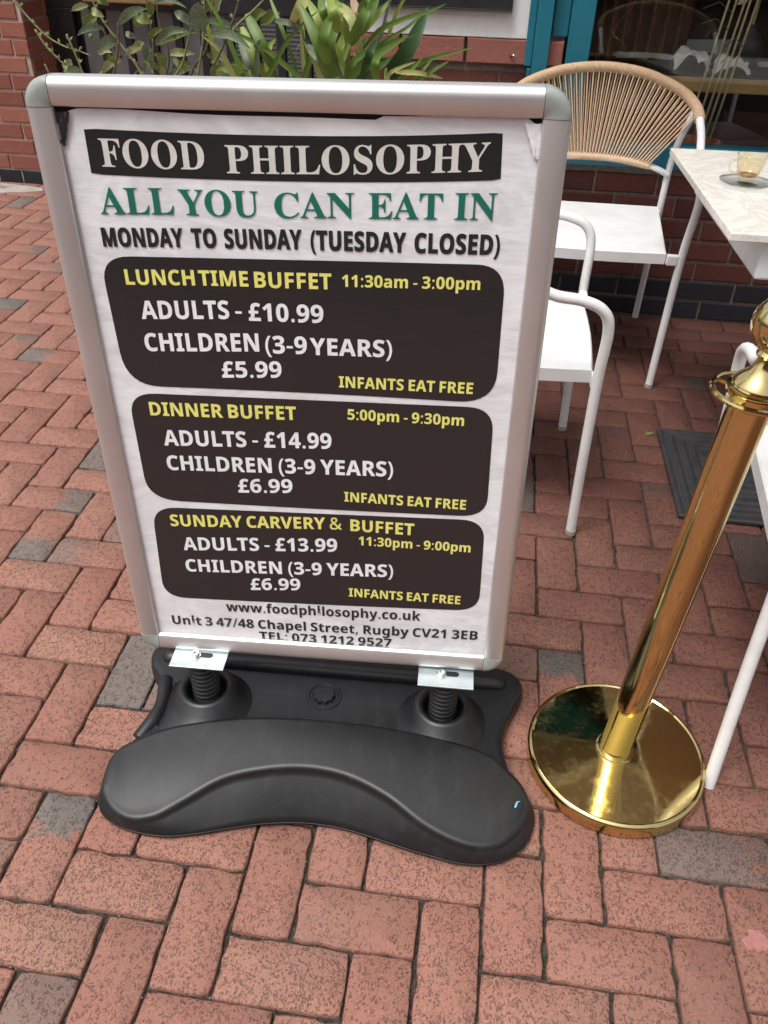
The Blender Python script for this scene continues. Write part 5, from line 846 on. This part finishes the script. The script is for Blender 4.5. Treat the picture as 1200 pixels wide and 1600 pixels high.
LINES = [
('serif', 'FOOD', (-0.2537, 0.3735), (-0.1853, 0.3733), (-0.117, 0.3732), 0.0345),
('serif', 'PHILOSOPHY', (-0.0904, 0.37), (0.0783, 0.3736), (0.243, 0.3816), 0.0342),
('serif', 'ALL', (-0.2673, 0.3134), (-0.2161, 0.3147), (-0.1649, 0.3161), 0.0344),
('serif', 'YOU', (-0.1585, 0.3159), (-0.105, 0.3162), (-0.0515, 0.3165), 0.0333),
('serif', 'CAN', (-0.0316, 0.3162), (0.0214, 0.3178), (0.0744, 0.3195), 0.0321),
('serif', 'EAT', (0.0918, 0.3191), (0.14, 0.3203), (0.1882, 0.3214), 0.033),
('serif', 'IN', (0.2025, 0.3215), (0.2296, 0.3222), (0.2566, 0.3229), 0.0339),
('cond', 'MONDAY', (-0.2716, 0.2708), (-0.215, 0.2722), (-0.1584, 0.2737), 0.0249),
('cond', 'TO', (-0.1472, 0.2739), (-0.1301, 0.2742), (-0.113, 0.2744), 0.0251),
('cond', 'SUNDAY', (-0.1023, 0.2744), (-0.0496, 0.2755), (0.0032, 0.2766), 0.0255),
('cond', '(TUESDAY', (0.0145, 0.2764), (0.0782, 0.277), (0.1419, 0.2776), 0.0256),
('cond', 'CLOSED)', (0.1528, 0.2776), (0.2088, 0.2782), (0.2648, 0.2787), 0.0257),
('sans', 'LUNCH', (-0.249, 0.2187), (-0.1993, 0.2201), (-0.1496, 0.2215), 0.0215),
('sans', 'TIME', (-0.1442, 0.2216), (-0.1092, 0.2223), (-0.0742, 0.2229), 0.0214),
('sans', 'BUFFET', (-0.0661, 0.222), (-0.0124, 0.2228), (0.0414, 0.2236), 0.0219),
('sans', '11:30am - 3:00pm', (0.0557, 0.228), (0.1495, 0.2296), (0.2433, 0.2311), 0.0165),
('sans', 'ADULTS', (-0.2344, 0.1693), (-0.17, 0.1721), (-0.1056, 0.1749), 0.0266),
('sans', '-', (-0.0972, 0.1751), (-0.0923, 0.1751), (-0.0874, 0.1751), 0.0264),
('sans', '£10.99', (-0.0784, 0.1736), (-0.0248, 0.1743), (0.0287, 0.1749), 0.0258),
('sans', 'CHILDREN', (-0.2366, 0.1201), (-0.1516, 0.1237), (-0.0666, 0.1274), 0.0276),
('sans', '(3-9', (-0.0578, 0.1254), (-0.0273, 0.1261), (0.0032, 0.1268), 0.0266),
('sans', 'YEARS)', (0.0074, 0.126), (0.0666, 0.1269), (0.1258, 0.1278), 0.0257),
('sans', '£5.99', (-0.1263, 0.0833), (-0.0811, 0.0856), (-0.036, 0.0879), 0.0257),
('sans', 'INFANTS EAT FREE', (0.048, 0.0768), (0.1462, 0.0766), (0.2444, 0.0763), 0.0178),
('sans', 'DINNER BUFFET', (-0.2465, 0.0139), (-0.1324, 0.0161), (-0.0183, 0.0184), 0.0228),
('sans', '5:00pm - 9:30pm', (0.0598, 0.024), (0.1474, 0.0237), (0.2351, 0.0233), 0.0178),
('sans', 'ADULTS - £14.99', (-0.2322, -0.0387), (-0.0988, -0.0336), (0.0346, -0.0286), 0.0275),
('sans', 'CHILDREN (3-9 YEARS)', (-0.2333, -0.0839), (-0.0515, -0.0784), (0.1304, -0.0729), 0.0271),
('sans', '£6.99', (-0.1211, -0.1199), (-0.0761, -0.1172), (-0.0311, -0.1144), 0.0259),
('sans', 'INFANTS EAT FREE', (0.052, -0.1251), (0.1499, -0.1263), (0.2478, -0.1276), 0.0185),
('sans', 'SUNDAY CARVERY &', (-0.2441, -0.1958), (-0.0982, -0.1887), (0.0477, -0.1816), 0.0236),
('sans', 'BUFFET', (0.0611, -0.1832), (0.1139, -0.1839), (0.1668, -0.1845), 0.0234),
('sans', '11:30pm - 9:00pm', (0.0748, -0.2113), (0.1679, -0.2118), (0.2611, -0.2123), 0.0181),
('sans', 'ADULTS - £13.99', (-0.2285, -0.2456), (-0.095, -0.2369), (0.0386, -0.2283), 0.0273),
('sans', 'CHILDREN (3-9 YEARS)', (-0.2301, -0.2924), (-0.0482, -0.2841), (0.1337, -0.2757), 0.027),
('sans', '£6.99', (-0.1181, -0.3253), (-0.0733, -0.3219), (-0.0285, -0.3185), 0.0263),
('sans', 'INFANTS EAT FREE', (0.0563, -0.3252), (0.1538, -0.3259), (0.2513, -0.3267), 0.0189),
('sans', 'www.foodphilosophy.co.uk', (-0.1676, -0.3794), (0.0082, -0.3751), (0.1839, -0.3708), 0.0213),
('sans', 'Unit 3 47/48 Chapel Street, Rugby CV21 3EB', (-0.2729, -0.4201), (0.0073, -0.4138), (0.2874, -0.4075), 0.0211),
('sans', 'TEL: 073 1212 9527', (-0.1119, -0.4461), (0.0107, -0.4437), (0.1334, -0.4413), 0.0198),
]
for (kind, s, a, m, b, h) in LINES:
    k_ = .016 * h / .025 if kind != 'serif' else .004 * h; k_ = h * {'serif': .02, 'sans': .02, 'cond': .03}[kind]
    a = (a[0] + k_, a[1]); b = (b[0] - k_, b[1])
    yel = s.startswith(('INFANTS', 'LUNCH', 'TIME', 'BUFFET', '11:30', '5:00pm', 'DINNER', 'SUNDAY CARVERY'))
    z = a[1]
    if kind == 'serif': mt_ = 'cream_ink' if z > .35 else 'green_ink'
    elif kind == 'cond' or z < -.36: mt_ = 'ink_text'
    else: mt_ = 'yellow_ink' if yel else 'white_ink'
    a, m, b = [(q_[0], q_[1] + (.0022 if s.startswith('TEL') else 0)) for q_ in (a, m, b)]
    loops = text_loops(kind, s, a, m, b, h); lt = flat('lettering', loops, -.0040, mt_, None)
    # the type is bold: widen every stroke by a fine band along its outline
    d = h * {'serif': .004, 'sans': .014, 'cond': .026}[kind] * (.25 if z < -.36 else 1); dz_ = .0022 if s.startswith('TEL') else 0; V = []; F = []
    for lp in loops:
        for c in lp:
            n = len(c)
            for i in range(n):
                p, q = Vector(c[i]), Vector(c[(i + 1) % n]); e = (q - p)
                if e.length < 1e-7: continue
                e.normalize(); nn2 = Vector((-e.y, e.x)) * d; e2 = e * d * .7; k = len(V)
                V += [Vector((w.x, -.00408, w.y)) for w in (p - e2 - nn2, q + e2 - nn2, q + e2 + nn2, p - e2 + nn2)]; F.append((k, k + 1, k + 2, k + 3))
    bb = B(); bb.V = [v.co.copy() for v in lt.data.vertices]; bb.F = [tuple(p.vertices) for p in lt.data.polygons]
    t2 = B().add(V, F).xf(TL); bb.add(t2.V, t2.F); bpy.data.objects.remove(lt); bb.build('lettering', mt_, po)

# brackets, bolts, springs
PZ = .1845
for (x, y) in ((.147, .303), (.603, .328)):
    x -= SO.x; y -= SO.y
    b_ = B(); hx2, hy2 = .0505, .036; T = Matrix.Translation((x, y, PZ)) @ Matrix.Rotation(.044, 4, 'Z')
    b_.box(-hx2, -hy2, -.0015, hx2, hy2 + .02, .0015).xf(T); b_.build('bracket_plate', 'zinc', sg, bevel=.0006)
    sl_ = B(); V = [(.012 * (1 if i < 9 else -1) + .006 * math.cos(PI * (i / 8) - PI / 2 if i < 9 else PI * ((i - 9) / 8) + PI / 2), .006 * math.sin(PI * (i / 8) - PI / 2 if i < 9 else PI * ((i - 9) / 8) + PI / 2), .0018) for i in range(18)]
    sl_.add(V, [tuple(range(18))]).xf(T @ Matrix.Translation((.006, -.004, 0))).build('slot', 'dark', sg)
    bt = B(); bt.lathe([(.0092, .0018), (.0092, .0030), (.0072, .0032), (.0072, .0085), (.0064, .0092), (.0042, .0092), (.0040, .0060), (0, .0060)], 24).xf(T @ Matrix.Translation((-.008, -.006, 0))).build('bolt', 'steel', sg, True, sharp=30)
    # upper bracket leg joining the frame
    hel = []; turns = 11; n = turns * 16
    for i in range(n + 1):
        a = 2 * PI * i / 16; hel.append((x + .0215 * math.cos(a), y + .0215 * math.sin(a) - .0, .055 + (.180 - .055) * i / n))
    B().tube(hel, .0058, 8).build('spring', 'rubber', sg, True)
    B().lathe([(.019, .05), (.019, .182)], 24, c=(x, y, 0)).build('spring_core', 'rubber', sg, True)
    B().box(x - .03, y + .005, PZ - .012, x + .03, y + .03, PZ - .0016).build('bracket_block', 'zinc', sg)
    cl = B(); pr = [(.112, .0500), (.096, .0540), (.078, .0640), (.062, .0800), (.0535, .0930), (.0490, .0965), (.0440, .0965), (.0385, .0930), (.0365, .0830), (.0360, .060), (.020, .058)]
    V = []; F = []; seg = 48
    for rr2, zz in pr:
        for j in range(seg):
            a = 2 * PI * j / seg; e = 1.0
            yy = rr2 * math.sin(a); 
            if rr2 > .055 and yy < 0: yy *= 1 + (rr2 - .055) * 6
            if rr2 > .055 and yy > 0: yy *= 1 - (rr2 - .055) * 5
            xx_ = rr2 * math.cos(a)
            if rr2 > .055: xx_ *= 1 - (rr2 - .055) * 4
            V.append((x + xx_, y + yy, zz))
    for i in range(len(pr) - 1):
        for j in range(seg): F.append((i * seg + j, i * seg + (j + 1) % seg, (i + 1) * seg + (j + 1) % seg, (i + 1) * seg + j))
    cl.add(V, F).build('spring_socket', 'plastic', sg, True)
# base: flat deck
def resample(pts, n): 
    P = cr([(x, y, 0) for x, y in pts], 24, True); L = [0]
    for i in range(len(P)): L.append(L[-1] + (P[(i + 1) % len(P)] - P[i]).length)
    out = []; j = 0
    for k in range(n):
        s = L[-1] * k / n
        while L[j + 1] < s: j += 1
        f = (s - L[j]) / (L[j + 1] - L[j]); out.append(P[j].lerp(P[(j + 1) % len(P)], f))
    return out
def inset(P, d):
    n = len(P); out = []
    for i in range(n):
        t = (P[(i + 1) % n] - P[i - 1]).normalized(); nrm = Vector((-t.y, t.x, 0)); out.append(P[i] + nrm * d)
    return out
def area(P): return sum(P[i].x * P[(i + 1) % len(P)].y - P[(i + 1) % len(P)].x * P[i].y for i in range(len(P)))
dk = [(-.012, .425), (.02, .444), (.10, .448), (.37, .462), (.62, .476), (.692, .486), (.736, .478), (.759, .454), (.760, .424), (.744, .385), (.729, .340), (.725, .290), (.737, .240), (.762, .19), (.70, .13), (.40, .13), (.08, .10), (.02, .16), (.034, .205), (.050, .240), (.054, .275), (.045, .315), (.020, .355), (-.004, .385)]
P = resample(dk, 240)
if area(P) < 0: P.reverse()
prf = [(.006, .001), (.0, .006), (.0, .030), (.0012, .038), (.005, .0455), (.0105, .0495), (.016, .0508)]
V = []; F = []; n = len(P)
for d, z in prf: V += [Vector((p.x, p.y, z)) - Vector((SO.x, SO.y, 0)) for p in inset(P, d)]
for k in range(len(prf) - 1):
    for i in range(n): F.append((k * n + i, k * n + (i + 1) % n, (k + 1) * n + (i + 1) % n, (k + 1) * n + i))
topl = V[-n:]
hole = [Vector((x - SO.x, y - SO.y, .0508)) for x, y in [(.068, .232), (.078, .230), (.088, .250), (.094, .282), (.090, .316), (.080, .336), (.068, .338), (.068, .318), (.075, .282), (.070, .252)]]
hole = [Vector((p.x, p.y, .0508)) for p in cr(hole, 4, True)]
tri = tessellate_polygon([topl, hole]); k0 = len(V) - n; nh = len(hole)
V += hole
F += [tuple(k0 + i for i in t) for t in tri]
for z, d in ((.046, .003), (.004, .003)): V += [Vector((p.x, p.y, z)) for p in inset(hole, d)]
h0 = len(V) - 3 * nh
for k in range(2):
    for i in range(nh): F.append((h0 + k * nh + i, h0 + (k + 1) * nh + i, h0 + (k + 1) * nh + (i + 1) % nh, h0 + k * nh + (i + 1) % nh))
me = mesh('base', V, F, 'plastic', True)
import bmesh
bm = bmesh.new(); bm.from_mesh(me); bmesh.ops.recalc_face_normals(bm, faces=bm.faces); bm.to_mesh(me); bm.free(); me.set_sharp_from_angle(angle=math.radians(40))
obj('base', me, sg)
# rounded grip bar beside the slot and the ridge along the back
B().tube([Vector((x - SO.x, y - SO.y, z)) for x, y, z in cr([(.040, .205, .038), (.054, .240, .047), (.060, .278, .049), (.052, .318, .049), (.044, .345, .046)], 6)], [.0145] * 25, 12).build('grip', 'plastic', sg, True)
B().tube([Vector((x - SO.x, y - SO.y, z)) for x, y, z in cr([(.020, .405, .046), (.10, .405, .050), (.25, .412, .052), (.45, .420, .052), (.62, .430, .050), (.725, .437, .046)], 6)], [.010] + [.019] * 29 + [.010], 14).build('rear_ridge', 'plastic', sg, True)
# front kidney shaped water chamber
tpc = [(0.013, 0.098, 0.05), (0.029, 0.07, 0.045), (0.056, 0.05, 0.042), (0.091, 0.041, 0.042), (0.133, 0.05, 0.048), (0.174, 0.078, 0.058), (0.234, 0.121, 0.074), (0.301, 0.143, 0.084), (0.371, 0.155, 0.088), (0.443, 0.152, 0.086), (0.518, 0.129, 0.077), (0.591, 0.093, 0.06), (0.662, 0.075, 0.048), (0.716, 0.083, 0.044), (0.755, 0.119, 0.045), (0.774, 0.162, 0.048), (0.765, 0.195, 0.055), (0.739, 0.223, 0.062), (0.686, 0.254, 0.072), (0.573, 0.268, 0.082), (0.422, 0.269, 0.088), (0.257, 0.255, 0.088), (0.127, 0.223, 0.082), (0.051, 0.189, 0.07), (0.012, 0.155, 0.058)]
bot = [(.005, .098), (.020, .066), (.050, .046), (.095, .036), (.150, .036), (.205, .050), (.258, .068), (.315, .085), (.380, .096), (.448, .096), (.518, .084), (.592, .070), (.668, .062), (.728, .076), (.768, .112), (.784, .162), (.776, .198), (.750, .230), (.694, .262), (.577, .276), (.423, .278), (.254, .264), (.122, .232), (.042, .198), (.004, .160)]
PA = cr([(x, y, 0) for x, y in bot], 10, True); PB = cr(tpc, 10, True); n = len(PA); sgn = 1 if area(PA) > 0 else -1
def flatv(P): return [Vector((p.x, p.y, 0)) for p in P]
V = []; F = []; rings = []
FR = .011
for z, d in ((.001, .005), (.006, .0005), (.012, 0)): rings.append([Vector((p.x, p.y, z)) for p in inset(PA, d * sgn)])
for w in (.15, .3, .45, .6, .75, .9, 1.0):
    q = [PA[i].lerp(PB[i], w) for i in range(n)]; fl3 = inset([Vector((p.x, p.y, 0)) for p in q], -.0018 * math.sin(PI * w) * sgn)
    rings.append([Vector((fl3[i].x, fl3[i].y, .012 + (PB[i].z - FR - .012) * w)) for i in range(n)])
for k in range(1, 7):
    a = PI / 2 * k / 6; fl3 = inset(flatv(PB), .011 * (1 - math.cos(a)) * sgn)
    rings.append([Vector((fl3[i].x, fl3[i].y, PB[i].z - FR + FR * math.sin(a))) for i in range(n)])
off_ = Vector((SO.x, SO.y, 0))
for R2 in rings: V += [p - off_ for p in R2]
for k in range(len(rings) - 1):
    for i in range(n): F.append((k * n + i, k * n + (i + 1) % n, (k + 1) * n + (i + 1) % n, (k + 1) * n + i))
k0 = len(V) - n; kr = 150; fr_ = [k0 + i for i in range(kr + 1)]; bk_ = [k0 + (n - i) % n for i in range(n - kr + 1)]
nf_, nb_ = len(fr_) - 1, len(bk_) - 1; prev = fr_; ROWS = 12
for rw in range(1, ROWS + 1):
    if rw == ROWS:
        cur = None
    t = rw / ROWS; row = []
    for i in range(nf_ + 1):
        a = V[fr_[i]]; fi = i / nf_ * nb_; b0 = int(min(nb_ - 1, fi)); b_ = V[bk_[b0]].lerp(V[bk_[b0 + 1]], fi - b0)
        if i == 0 or i == nf_: row.append(fr_[i]); continue
        V.append(a.lerp(b_, t) + Vector((0, 0, .0035 * math.sin(PI * t) * min(1, 6 * i / nf_, 6 * (1 - i / nf_))))); row.append(len(V) - 1)
    for i in range(nf_):
        q = [prev[i], prev[i + 1], row[i + 1], row[i]]; u_ = []
        for v_ in q:
            if v_ not in u_: u_.append(v_)
        if len(u_) > 2: F.append(tuple(u_))
    prev = row
me = mesh('water_chamber', V, F, 'plastic', True); bm = bmesh.new(); bm.from_mesh(me); bmesh.ops.recalc_face_normals(bm, faces=bm.faces); bm.to_mesh(me); bm.free()
bpy.context.view_layer.update(); obj('water_chamber', me, sg)
B().tube([Vector((p.x - SO.x, p.y - SO.y, .0125)) for p in inset(PA, -.0004 * sgn)], .0011, 5, closed=True).build('mould_seam', 'plastic', sg, True)
# filler cap
cx, cy = .368 - SO.x, .349 - SO.y
B().lathe([(.036, .0505), (.034, .0535), (.030, .0535), (.028, .0515), (.0, .0512)], 40, c=(cx, cy, 0)).build('filler_rim', 'plastic', sg, True, sharp=40)
V = []; nn_ = 72
for z, q in ((.0512, 1.0), (.058, 1.0), (.0600, .93)):
    for i in range(nn_): a = 2 * PI * i / nn_; rr2 = (.0215 + .0018 * math.cos(10 * a)) * q; V.append((cx + rr2 * math.cos(a), cy + rr2 * math.sin(a), z))
F = [(k * nn_ + i, k * nn_ + (i + 1) % nn_, (k + 1) * nn_ + (i + 1) % nn_, (k + 1) * nn_ + i) for k in (0, 1) for i in range(nn_)] + [tuple(range(2 * nn_, 3 * nn_))]
B().add(V, F).build('filler_cap', 'plastic', sg, True, sharp=35)
# pale blue scuff on the right lobe
B().add([(0, 0, 0), (.004, .003, 0), (.006, .012, 0), (.011, .016, 0), (.004, .014, 0), (.001, .008, 0)], [(0, 1, 2, 4, 5), (2, 3, 4)]).xf(Matrix.Translation((.744 - SO.x, .150 - SO.y, .0585))).build('paint_scuff', 'blue_scuff', sg)
